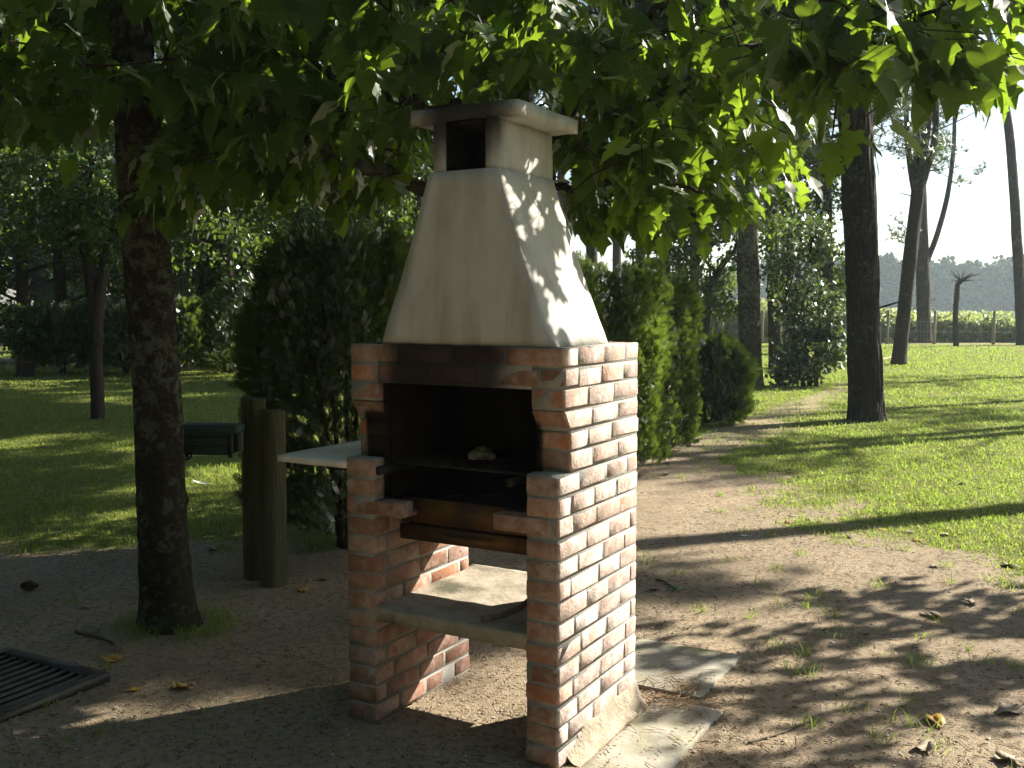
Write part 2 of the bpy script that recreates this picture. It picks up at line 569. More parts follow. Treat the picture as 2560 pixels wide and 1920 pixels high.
M['red_paint'] = simple('red_paint', (0.55, 0.07, 0.02), (0.45, 0.05, 0.02), 20, 0.5, 0.1)
M['cut_wood'] = simple('cut_wood', (0.30, 0.20, 0.11), (0.20, 0.13, 0.07), 20, 0.85, 0.3)
M['path'] = simple('path', (0.34, 0.30, 0.25), (0.26, 0.23, 0.19), 2, 0.95, 0.4)
T = NT('far_leaf')
r = rnd_isl(T)
c = T.mix(r, (0.022, 0.045, 0.022), (0.085, 0.12, 0.050))
M['far_leaf'] = T.finish(c, 0.9, spec=0.1)


# ------------------------------------------------------------------ ground
def seg_dist(x, y, pts):
    best = np.full(np.shape(x), 1e9)
    for (ax, ay), (bx, by) in zip(pts[:-1], pts[1:]):
        dx, dy = bx - ax, by - ay
        t = np.clip(((x - ax) * dx + (y - ay) * dy) / (dx * dx + dy * dy), 0, 1)
        best = np.minimum(best, np.hypot(x - ax - t * dx, y - ay - t * dy))
    return best


PATH = [(1.0, 9.0), (1.9, 11.4), (3.06, 13.3), (4.3, 15.5), (5.3, 17.4), (6.8, 21.0), (8.0, 25.0)]


def grass_cover(x, y):
    n = fbm(x * 0.7, y * 0.7, 0, 3, 4)
    nf = fbm(x * 3.1, y * 3.1, 0, 8, 3)
    xb = np.interp(y, [2, 4, 5.5, 7, 9.4, 10.5, 11.5, 13, 60], [3.6, 3.0, 2.75, 2.45, 2.2, 1.7, 1.5, 1.8, 1.8])
    right = smooth(-0.45, 0.75, x - xb + 0.9 * n + 0.35 * nf)
    back = smooth(10.6, 12.2, y + 0.6 * n) * smooth(0.6, 1.6, x)
    right = np.maximum(right, back)
    pd = seg_dist(x, y, PATH)
    pw = np.interp(y, [9, 14, 17, 21, 25], [0.9, 0.62, 0.5, 0.35, 0.2])
    right = right * (1 - 0.62 * smooth(pw + 0.25, pw - 0.35, pd + 0.5 * nf + 0.3 * n) * smooth(25, 21, y))
    left = smooth(-0.5, 0.9, y - 6.7 + 0.8 * n + 0.5 * nf) * smooth(-0.9, -1.7, x - 0.55 * (y - 6.0) + 0.0 * n)
    return np.clip(np.maximum(right, left), 0, 1)


def gz(x, y):
    x = np.asarray(x, float)
    y = np.asarray(y, float)
    a = 0.022 * fbm(x * 0.5, y * 0.5, 0, 21, 3)
    near = smooth(14, 5, np.hypot(x, y - 4))
    b = 0.007 * fbm(x * 4.0, y * 4.0, 0, 31, 3) * near
    flat = smooth(1.1, 2.2, np.hypot(x - 0.1, y - 3.9))
    return (a + b) * flat - 0.004


def build_ground():
    n = 400
    t = np.linspace(-1, 1, n)
    k = 6.5
    g = 900 * np.sinh(k * t) / np.sinh(k)
    k2 = 7.2
    g = 900 * np.sinh(k2 * t) / np.sinh(k2)
    X, Y = np.meshgrid(g + 0.3, g + 5.0)
    Z = gz(X, Y)
    i = np.arange(n - 1)[:, None] * n
    j = np.arange(n - 1)[None, :]
    q = np.stack([i + j, i + j + 1, i + n + j + 1, i + n + j], -1).reshape(-1, 4)
    mb = MB().add(np.stack([X, Y, Z], -1).reshape(-1, 3), q)
    o = mb.build('ground', M['ground'], smooth_faces=True)
    cov = np.zeros((n * n, 4), np.float32)
    x, y = X.ravel(), Y.ravel()
    cov[:, 0] = grass_cover(x, y)
    cov[:, 1] = smooth(44.5, 46.0, y - (47.6 - 0.20 * x) + 46) * smooth(1.0, 3.0, x)
    cov[:, 2] = smooth(24.5, 29, y + 0.5 * x * (x < 0) * 0) * smooth(4.0, 1.0, x - 0.02 * (y - 25))
    cov[:, 3] = 1
    a = o.data.color_attributes.new('cover', 'FLOAT_COLOR', 'POINT')
    a.data.foreach_set('color', cov.ravel())
    tag(o, kind='structure')
    o['label'] = 'sandy ground with patchy lawn under the trees'
    return o


build_ground()


def gpt(x, y):
    return np.array([x, y, float(gz(x, y))])


# ------------------------------------------------------------------ the barbecue
CH = 0.073
JT = 0.012


def brick_mesh(sx, sy, sz, seed, chamfer=0.0):
    """worn brick centred on its own origin; chamfer slopes the front (-y) face back towards the bottom"""
    r = np.random.default_rng(seed)
    nx, ny, nz = 4, 4, 2
    b = 0.005
    bm_v, bm_q = [], []
    xs = np.array([-sx / 2, -sx / 2 + b, 0, sx / 2 - b, sx / 2])
    ys = np.array([-sy / 2, -sy / 2 + b, 0, sy / 2 - b, sy / 2])
    zs = np.array([-sz / 2, -sz / 2 + b, sz / 2 - b, sz / 2])
    idx = {}
    for a in range(5):
        for c in range(5):
            for e in range(4):
                ex = (a in (0, 4)) + (c in (0, 4)) + (e in (0, 3))
                if ex == 0:
                    continue
                pnt = np.array([xs[a], ys[c], zs[e]])
                if ex >= 2:
                    pull = 0.0016 * (ex - 1)
                    pnt -= pull * np.array([np.sign(pnt[0]) * (a in (0, 4)), np.sign(pnt[1]) * (c in (0, 4)), np.sign(pnt[2]) * (e in (0, 3))])
                pnt += r.uniform(-0.0016, 0.0016, 3)
                if ex == 3 and r.random() < 0.25:
                    pnt *= (1 - 0.012 * r.random() / max(sx, 0.1))
                if chamfer:
                    pnt[1] += chamfer * (0.5 - pnt[2] / sz) * (0.5 - pnt[1] / sy)
                idx[(a, c, e)] = len(bm_v)
                bm_v.append(pnt)

    def quad(k):
        bm_q.append([idx[x] for x in k])
    for a in range(4):
        for c in range(4):
            quad([(a, c, 0), (a, c + 1, 0), (a + 1, c + 1, 0), (a + 1, c, 0)])
            quad([(a, c, 3), (a + 1, c, 3), (a + 1, c + 1, 3), (a, c + 1, 3)])
        for e in range(3):
            quad([(a, 0, e), (a + 1, 0, e), (a + 1, 0, e + 1), (a, 0, e + 1)])
            quad([(a, 4, e), (a, 4, e + 1), (a + 1, 4, e + 1), (a + 1, 4, e)])
    for c in range(4):
        for e in range(3):
            quad([(0, c, e), (0, c, e + 1), (0, c + 1, e + 1), (0, c + 1, e)])
            quad([(4, c, e), (4, c + 1, e), (4, c + 1, e + 1), (4, c, e + 1)])
    me = MB().add(np.array(bm_v), bm_q).mesh('brick')
    me.materials.append(M['brick'])
    return me


_bc = {}


def brick(u0, u1, v0, v1, z0, chamfer=0.0):
    """one brick filling that box (top of course z0+0.061) with small errors of laying"""
    sx, sy, sz = u1 - u0, v1 - v0, CH - JT
    key = (round(sx, 3), round(sy, 3), round(chamfer, 3))
    if key not in _bc:
        _bc[key] = [brick_mesh(sx, sy, sz, hash(key) % 10000 + i, chamfer) for i in range(3)]
    o = bpy.data.objects.new('brick', random.choice(_bc[key]))
    COL.objects.link(o)
    o.parent = bbq
    o.location = ((u0 + u1) / 2 + random.uniform(-.0012, .0016), (v0 + v1) / 2 + random.uniform(-.002, .002), z0 + sz / 2 + random.uniform(-.0035, .0035))
    o.rotation_euler = (random.uniform(-.014, .014), random.uniform(-.010, .010), random.uniform(-.005, .005))
    o.scale = (1 + random.uniform(-.010, .014), 1 + random.uniform(-.012, .004), 1 + random.uniform(-.09, .07))
    return o


def build_bbq():
    W, D, H = BBQ_W, BBQ_D, BBQ_H
    t = 0.130
    core = {0: MB(), 1: MB()}
    E_, R_ = 0.035, 0.085
    for k in range(20):                       # k = course from the top
        z0 = H - (k + 1) * CH + JT * 0.5
        vf = E_ if k <= 3 else (R_ if k <= 5 else 0.0)
        for s in (0, 1):
            a, b = (0.0, t) if s == 0 else (W - t, W)
            inset = 0.0026
            core[s].box(a + inset, b - inset, vf + inset + (0.04 if k == 3 else 0), D - inset, z0 - JT * 0.5 - (0.02 if k == 19 else 0.0002), z0 + CH - JT * 0.5 - 0.0002 + (-JT * 0.4 if k == 0 else 0))
            if k == 19:
                pass
            # lengthways bond along the side
            length = D - vf
            if k in (0, 1):
                start = vf + 0.115            # lintel bricks cross the corner in front
            else:
                start = vf
            if k == 3:
                first = brick(a, b, vf, vf + 0.215, z0, chamfer=0.045)
                pos = vf + 0.215 + JT
                second = True
            elif k == 8:
                # corbel brick laid across the pier, reaching in under the firebox
                if s == 0:
                    brick(0.0, 0.034, vf, vf + 0.10, z0)
                    brick(0.046, 0.262, vf, vf + 0.10, z0)
                else:
                    brick(W - 0.034, W, vf, vf + 0.10, z0)
                    brick(W - 0.262, W - 0.046, vf, vf + 0.10, z0)
                pos = vf + 0.10 + JT
            else:
                pos = start
                if random.random() < .62 and k > 1:
                    cut = random.choice((0.075, 0.112, 0.125, 0.15)) + random.uniform(-.012, .012)
                    brick(a, b, pos, pos + cut, z0)
                    pos += cut + JT
            while pos < D - 0.03:
                e = min(pos + 0.212 + random.uniform(-.045, .012), D)
                if D - e < 0.05:
                    e = D
                brick(a, b, pos, e, z0)
                pos = e + JT
    for s in (0, 1):
        core[s].build('mortar_core', M['mortar'], bbq)
    # lintel: two courses right across the front
    lint = MB()
    for k in (0, 1):
        z0 = H - (k + 1) * CH + JT * 0.5
        pos = 0.0 if k == 0 else -0.0
        x = 0.0
        first = True
        while x < W - 0.02:
            ln = 0.215 + random.uniform(-.012, .012)
            if first and k == 1:
                ln = 0.115
            e = min(x + ln, W)
            if W - e < 0.06:
                e = W
            brick(x, e, E_, E_ + 0.105, z0)
            x = e + JT
            first = False
    lint.box(t, W - t, E_ + 0.0025, E_ + 0.10, H - 2 * CH - 0.004, H - JT * 0.4)
    lint.build('lintel_mortar', M['mortar'], bbq)
    # back wall of the firebox and the top ledge behind the hood
    bk = MB()
    bk.box(t - 0.02, W - t + 0.02, D - 0.118, D - 0.006, 0.78, H - 0.006)
    bk.build('back_wall_mortar', M['mortar'], bbq)
    for k in range(0, 9):
        z0 = H - (k + 1) * CH + JT * 0.5
        x = t + JT
        first = True
        while x < W - t - 0.02:
            ln = 0.212 if not (first and k % 2) else 0.10
            e = min(x + ln, W - t - JT)
            if (W - t - JT) - e < 0.05:
                e = W - t - JT
            brick(x, e, D - 0.122, D, z0)
            x = e + JT
            first = False
    # bedding slab under the hood, closing the top between lintel and back wall round the flue
    top = MB()
    top.box(t - 0.01, 0.20, 0.145, D - 0.12, H - 0.06, H - 0.008)
    top.box(W - 0.20, W - t + 0.01, 0.145, D - 0.12, H - 0.06, H - 0.008)
    top.box(0.202, W - 0.202, 0.49, D - 0.121, H - 0.058, H - 0.009)
    top.build('top_bedding', M['mortar'], bbq)
    # hood: a hollow tapering shell, then the straight flue head with its smoke mouth
    hood = MB()
    rings = [(0.137, 0.855, 0.048, 0.520, H - 0.004), (0.317, 0.606, 0.112, 0.545, 2.088)]
    n = 14
    V = []
    for i in range(n + 1):
        f = i / n
        g = f + 0.03 * math.sin(math.pi * f)      # faint belly of the plaster
        u0, u1, v0, v1, z = [a + (b - a) * (g if q < 4 else f) for q, (a, b) in enumerate(zip(*rings))]
        m = 12
        ring = [(u0 + (u1 - u0) * j / m, v0) for j in range(m)] + [(u1, v0 + (v1 - v0) * j / m) for j in range(m)] + \
               [(u1 - (u1 - u0) * j / m, v1) for j in range(m)] + [(u0, v1 - (v1 - v0) * j / m) for j in range(m)]
        ring = np.array([(a, b, z) for a, b in ring])
        ring[:, :2] += 0.0065 * np.stack([fbm(ring[:, 0] * 7, ring[:, 1] * 7, z * 7, 4, 3), fbm(ring[:, 0] * 7, ring[:, 1] * 7, z * 7, 14, 3)], -1)
        V.append(ring)
    N_ = 48
    V = np.array(V)
    inner = V.copy()
    cen = V.mean(1, keepdims=True)
    inner[..., :2] = cen[..., :2] + (V[..., :2] - cen[..., :2]) * 0.86
    nn = n + 1
    q = []
    for i in range(n):
        for j in range(N_):
            j2 = (j + 1) % N_
            q.append([i * N_ + j, i * N_ + j2, (i + 1) * N_ + j2, (i + 1) * N_ + j])
            o = nn * N_
            q.append([o + i * N_ + j2, o + i * N_ + j, o + (i + 1) * N_ + j, o + (i + 1) * N_ + j2])
    for j in range(N_):
        j2 = (j + 1) % N_
        q.append([j2, j, nn * N_ + j, nn * N_ + j2])
        q.append([n * N_ + j, n * N_ + j2, nn * N_ + n * N_ + j2, nn * N_ + n * N_ + j])
    hood.add(np.concatenate([V.reshape(-1, 3), inner.reshape(-1, 3)]), q)
    hood.build('chimney_hood', M['whitewash'], bbq, True)
    hb = bbq.children[-1]
    for pl in hb.data.polygons:
        pass
    md = hb.modifiers.new('edge', 'EDGE_SPLIT')
    md.split_angle = math.radians(35)

    def rough_box(mb, x0, x1, y0, y1, z0, z1, amp=0.004, seg=0.035, seed=0):
        nx, ny, nz = [max(1, int(round((b - a) / seg))) for a, b in ((x0, x1), (y0, y1), (z0, z1))]
        ids = {}
        vv, qq = [], []

        def vid(i, j, k):
            if (i, j, k) not in ids:
                ids[(i, j, k)] = len(vv)
                vv.append((x0 + (x1 - x0) * i / nx, y0 + (y1 - y0) * j / ny, z0 + (z1 - z0) * k / nz))
            return ids[(i, j, k)]
        for i in range(nx):
            for j in range(ny):
                qq.append([vid(i, j, 0), vid(i, j + 1, 0), vid(i + 1, j + 1, 0), vid(i + 1, j, 0)])
                qq.append([vid(i, j, nz), vid(i + 1, j, nz), vid(i + 1, j + 1, nz), vid(i, j + 1, nz)])
        for i in range(nx):
            for k in range(nz):
                qq.append([vid(i, 0, k), vid(i + 1, 0, k), vid(i + 1, 0, k + 1), vid(i, 0, k + 1)])
                qq.append([vid(i, ny, k), vid(i, ny, k + 1), vid(i + 1, ny, k + 1), vid(i + 1, ny, k)])
        for j in range(ny):
            for k in range(nz):
                qq.append([vid(0, j, k), vid(0, j, k + 1), vid(0, j + 1, k + 1), vid(0, j + 1, k)])
                qq.append([vid(nx, j, k), vid(nx, j + 1, k), vid(nx, j + 1, k + 1), vid(nx, j, k + 1)])
        vv = np.array(vv, float)
        d = np.stack([fbm(vv[:, 0] * 14, vv[:, 1] * 14, vv[:, 2] * 14, seed + s, 3) for s in (1, 41, 81)], -1)
        mb.add(vv + amp * 2 * d, qq)

    fh = MB()
    rough_box(fh, 0.332, 0.378, 0.118, 0.550, 2.078, 2.272, 0.003, seed=1)     # left cheek
    rough_box(fh, 0.553, 0.598, 0.118, 0.550, 2.078, 2.272, 0.003, seed=2)     # right cheek
    rough_box(fh, 0.370, 0.560, 0.515, 0.548, 2.078, 2.272, 0.003, seed=3)     # back
    fh.build('flue_head', M['whitewash'], bbq)
    cp = MB()
    rough_box(cp, 0.236, 0.690, 0.112, 0.586, 2.268, 2.318, 0.003, 0.03, seed=5)
    cp.build('chimney_cap', M['whitewash'], bbq)
    lining = MB()
    lining.box(0.379, 0.552, 0.49, 0.512, 2.06, 2.266)
    lining.box(0.379, 0.385, 0.13, 0.49, 2.06, 2.266)
    lining.box(0.546, 0.552, 0.13, 0.49, 2.06, 2.266)
    lining.box(0.385, 0.546, 0.135, 0.49, 2.066, 2.085)
    lining.box(0.385, 0.546, 0.128, 0.49, 2.255, 2.267)
    lining.build('flue_lining', M['soot'], bbq)
    fb = MB()
    fb.box(t + 0.002, t + 0.014, 0.10, D - 0.125, 0.86, H - 0.01)
    fb.box(W - t - 0.014, W - t - 0.002, 0.10, D - 0.125, 0.86, H - 0.01)
    fb.box(t + 0.014, W - t - 0.014, D - 0.137, D - 0.124, 0.86, H - 0.01)
    fb.build('firebox_lining', M['soot'], bbq)
    hearth = MB()
    rough_box(hearth, t - 0.006, W - t + 0.006, 0.175, D - 0.13, 0.80, 0.858, 0.003, 0.06, seed=9)
    hearth.build('hearth_slab', M['soot'], bbq)
    # rusted steel ash box: fascia above, drawer below
    fs = MB()
    fs.box(t + 0.013, W - t - 0.013, 0.160, 0.165, 0.762, 0.856)
    fs.box(t + 0.013, W - t - 0.013, 0.165, 0.40, 0.850, 0.856)
    fs.build('fascia_plate', M['rusty_steel'], bbq)
    dr = MB()
    dr.box(t + 0.010, W - t - 0.010, 0.154, 0.160, 0.694, 0.752)
    dr.box(t + 0.022, W - t - 0.022, 0.160, 0.560, 0.698, 0.703)
    dr.box(t + 0.018, t + 0.022, 0.160, 0.560, 0.698, 0.748)
    dr.box(W - t - 0.022, W - t - 0.018, 0.160, 0.560, 0.698, 0.748)
    dr.box(t + 0.022, W - t - 0.022, 0.556, 0.560, 0.703, 0.748)
    d_o = dr.build('ash_drawer', M['rusty_steel'], bbq)
    hd = MB()
    s_ = np.linspace(0, 1, 13)
    hv = []
    for k, f in enumerate(s_):
        u = 0.335 + 0.225 * f
        out = 0.154 - 0.030 * math.sin(math.pi * f) ** 0.6 - 0.001
        hv += [(u, out, 0.712), (u, out, 0.733), (u, out - 0.004, 0.733), (u, out - 0.004, 0.712)]
    hq = []
    for k in range(12):
        for j in range(4):
            hq.append([k * 4 + j, k * 4 + (j + 1) % 4, k * 4 + 4 + (j + 1) % 4, k * 4 + 4 + j])
    hd.add(hv, hq)
    hd.box(0.325, 0.345, 0.150, 0.1535, 0.708, 0.737)
    hd.box(0.550, 0.570, 0.150, 0.1535, 0.708, 0.737)
    hd.build('handle', M['rusty_steel'], d_o)
    # wood store shelf
    sh = MB()
    rough_box(sh, t - 0.02, W - t + 0.02, 0.005, 0.740, 0.400, 0.456, 0.0016, 0.02, seed=12)
    sh.build('store_shelf', M['shelf_concrete'], bbq)
    # white work slab on the left
    ws = MB()
    rough_box(ws, -0.335, 0.004, -0.015, 0.60, 0.982, 1.008, 0.0012, 0.05, seed=15)
    ws.build('work_slab', M['white_slab'], bbq)
    br = MB()
    br.box(-0.20, 0.01, 0.40, 0.43, 0.945, 0.982)
    br.box(-0.20, 0.01, 0.12, 0.15, 0.945, 0.982)
    br.build('slab_bracket', M['black_iron'], bbq)
    # bars carrying the grate
    for u, v0 in ((0.142, 0.015), (0.700, 0.03)):
        b_ = MB().tube([(u, v0 + f * (0.53 - v0), 0.978) for f in np.linspace(0, 1, 6)], 0.0165, 14)
        b_.build('grate_bar', M['black_iron'], bbq)
    ft = MB()
    nv, nw = 60, 9
    vs = np.linspace(0.06, D + 0.015, nv)
    prof = np.array([(-.004, 1.0), (.003, .93), (.008, .75), (.013, .55), (.019, .36), (.027, .20), (.037, .09), (.050, .02), (.060, -.25)])
    VV = []
    for v in vs:
        top = (.085 + .035 * float(fbm(v * 5, 1.3, 0, 77, 3))) * min(1, .35 + (v - .06) * 4)
        for k, (o_, h_) in enumerate(prof):
            e_ = .004 * float(fbm(v * 30, k * .9, 0, 78, 2))
            VV.append((W + o_ * (1 + .3 * float(fbm(v * 6, 9.1, 0, 79, 2))) + e_ * (k > 0), v, h_ * top + e_ * (k < 7)))
    ft.add(VV, [[i * nw + j, i * nw + nw + j, i * nw + nw + j + 1, i * nw + j + 1] for i in range(nv - 1) for j in range(nw - 1)])
    ft.build('mortar_foot', M['foot'], bbq)
    bs = MB()
    rough_box(bs, -0.03, W + 0.03, -0.02, D + 0.10, -0.07, -0.012, 0.003, 0.06, seed=17)
    bs.build('footing', M['concrete'], bbq)


build_bbq()


# things on and in the barbecue
def on_bbq(o, u, v, z, rz=0.0):
    q = bw(u, v, z)
    o.location = q
    o.rotation_euler = (0, 0, -BBQ_YAW + rz)


gr = thing('grill_grate', (0, 0, 0), 'blackened iron grill grate lying across the fire mouth of the barbecue', 'grate')
mb = MB()
for x0, y0, x1, y1 in ((-.30, .02, .30, .02), (-.30, .40, .30, .40), (-.30, .02, -.30, .40), (.30, .02, .30, .40)):
    mb.tube([(x0, y0, .005), (x1, y1, .005)], .005, 8)
mb.build('frame', M['black_iron'], gr)
rod = MB().tube([(0, .02, .011), (0, .40, .011)], .0028, 6).mesh('rod')
for i in range(19):
    o = link('rod', rod, M['black_iron'], gr)
    o.location = (-.27 + i * .03, 0, 0)
on_bbq(gr, 0.421, 0.09, 0.9945)

charred = MB()
for k in range(3):
    a = 0.25 * (k - 1)
    p0 = np.array([-.055 + .01 * k, .014 * k - .01, .018 + .004 * k])
    p1 = np.array([.055 - .015 * k, .02 * k + a * .03, .018 + .007 * k])
    pts = spline([p0, (p0 + p1) / 2 + [0, 0, .006], p1], 12)
    charred.tube(pts, np.array([.012, .016, .018, .018, .017, .018, .019, .017, .016, .018, .014, .008]), 12, bark=0.004, fa=3, fz=60, seed=k)
o = tag(charred.build('charred_wood', M['ash'], None, True), 'lump of ash-grey charred wood on the grill grate in the fire mouth', 'charred wood')
on_bbq(o, 0.43, 0.30, 1.003, 0.3)

pk = MB()
pts = spline([(0, 0, 0), (.05, .05, .006), (.10, .12, .03), (.135, .20, .08), (.150, .27, .15), (.150, .33, .22)], 22)
pk.tube(pts, np.interp(np.linspace(0, 1, 22), [0, .5, 1], [.010, .013, .010]), 10, bark=.002, fa=2, fz=30)
o = tag(pk.build('curved_stick', M['stick'], None, True), 'bent grey stick leaning in the wood store against the right brick pier', 'stick')
on_bbq(o, 0.585, 0.03, 0.472)

for k, (u0, u1, v0, v1, lab) in enumerate(((0.40, 1.130, 0.850, 1.415, 'pale concrete paving slab behind the brick pier, partly under pine needles'),
                                           (0.985, 1.250, -0.06, 0.760, 'grey weathered paving slab against the foot of the brick pier'))):
    mb = MB()
    nx, ny = 14, 14
    g = np.linspace(0, 1, nx + 1)
    A, B = np.meshgrid(g, g)
    uu = u0 + (u1 - u0) * A
    vv = v0 + (v1 - v0) * B
    edge = np.minimum(np.minimum(A, 1 - A), np.minimum(B, 1 - B)) < 1e-6
    uu = uu + edge * 0.006 * fbm(uu * 12, vv * 12, 0, k + 3, 3)
    vv = vv + edge * 0.006 * fbm(uu * 12, vv * 12, 0, k + 13, 3)
    zz = 0.016 + 0.0015 * fbm(uu * 3, vv * 3, 0, 60 + k, 3) - edge * 0.006
    q3 = np.array([bw(a, b, c) for a, b, c in zip(uu.ravel(), vv.ravel(), zz.ravel())])
    i = np.arange(nx)[:, None] * (nx + 1)
    j = np.arange(nx)[None, :]
    q = np.stack([i + j, i + j + 1, i + nx + 2 + j, i + nx + 1 + j], -1).reshape(-1, 4)
    mb.add(q3, q)
    rim = [j for j in range(nx)] + [(j + 1) * (nx + 1) - 1 for j in range(nx)] + [(nx + 1) * (nx + 1) - 1 - j for j in range(nx)] + [(nx - j) * (nx + 1) for j in range(nx)]
    low = q3[rim] - np.array([0, 0, 0.06])
    m = len(rim)
    mb.add(np.vstack([q3[rim], low]), [[a, (a + 1) % m, m + (a + 1) % m, m + a][::-1] for a in range(m)])
    tag(mb.build('paving_slab', M['concrete']), lab, 'paving slab')


# ------------------------------------------------------------------ mulberry trees
def leaf_shape(kind):
    if kind == 0:    # five pointed lobes
        half = [(0.00, 0.00), (0.17, -0.07), (0.36, 0.02), (0.31, 0.13), (0.53, 0.33), (0.34, 0.36), (0.25, 0.43), (0.40, 0.66), (0.23, 0.68), (0.13, 0.82), (0.0, 1.02)]
    elif kind == 1:  # three lobes
        half = [(0.00, 0.00), (0.20, -0.06), (0.36, 0.08), (0.42, 0.24), (0.50, 0.44), (0.34, 0.46), (0.27, 0.52), (0.24, 0.66), (0.15, 0.80), (0.07, 0.92), (0.0, 1.05)]
    else:            # heart shape
        half = [(0.00, 0.02), (0.20, -0.06), (0.36, 0.04), (0.43, 0.20), (0.42, 0.36), (0.36, 0.51), (0.30, 0.62), (0.22, 0.74), (0.14, 0.85), (0.06, 0.95), (0.0, 1.04)]
    mid = np.linspace(0.02, 1.0, len(half))
    v, t = [], []
    nm = len(half)
    for s in (1, -1):
        base = len(v)
        for (x, y), my in zip(half, mid):
            v.append((s * x, y, 0))
        for my in mid:
            v.append((0, my * 0.98, 0))
        for k in range(nm - 1):
            a, b, c, d = base + k, base + k + 1, base + nm + k + 1, base + nm + k
            for tri in ((a, b, c), (a, c, d)):
                t.append(tri if s > 0 else tri[::-1])
    v = np.array(v, float)
    v[:, 0] *= 0.88
    x, y = v[:, 0], v[:, 1]
    v[:, 2] = 0.16 * np.abs(x) - 0.22 * y ** 2 - 0.30 * x ** 2 + 0.03 * np.sin(9 * y + 4 * x) * np.abs(x) * 3
    # stalk
    k = len(v)
    v = np.vstack([v, [(-0.012, 0.02, 0.0), (0.012, 0.02, 0.0), (0.010, -0.42, 0.05), (-0.010, -0.42, 0.05)]])
    t += [(k, k + 1, k + 2), (k, k + 2, k + 3)]
    return v, np.array(t)


LEAVES = [leaf_shape(k) for k in range(3)]
LEAF_ME = []
for v, t in LEAVES:
    me = MB().add(v, None, t).mesh('leaf', True)
    me.materials.append(M['mulberry_leaf'])
    LEAF_ME.append(me)


def lit_gap(P, prob, seed):
    """points standing in the gap of the crown through which the sun reaches the barbecue's side"""
    sd = np.array(sdir)
    q = P[:, :2] - bbq_o
    u, v = q @ cU, q @ cV
    su, sv = sd[:2] @ cU, sd[:2] @ cV
    t = (u - BBQ_W * .93) / su
    vv, zz = v - t * sv, P[:, 2] - t * sd[2]
    r = np.random.default_rng(seed).random(len(P))
    hit = (t > 0) & (vv > -.05) & (vv < np.interp(zz, [1.4, 1.7], [.85, 1.15])) & (zz > .2) & (zz < 2.4)
    soft = np.interp(zz, [.2, .5, 1.95, 2.1, 2.4], [.45, 1, 1, .85, .6]) * np.interp(vv, [-.05, .25, .85], [.35, 1, 1])
    tb = (v - .70) / sv                                   # and to the wood store from behind
    ub, zb = u - tb * su, P[:, 2] - tb * sd[2]
    hb = (tb > 0) & (ub > .05) & (ub < .95) & (zb > -.1) & (zb < .8)
    return (hit & (r < prob * soft)) | (hb & (r < prob))


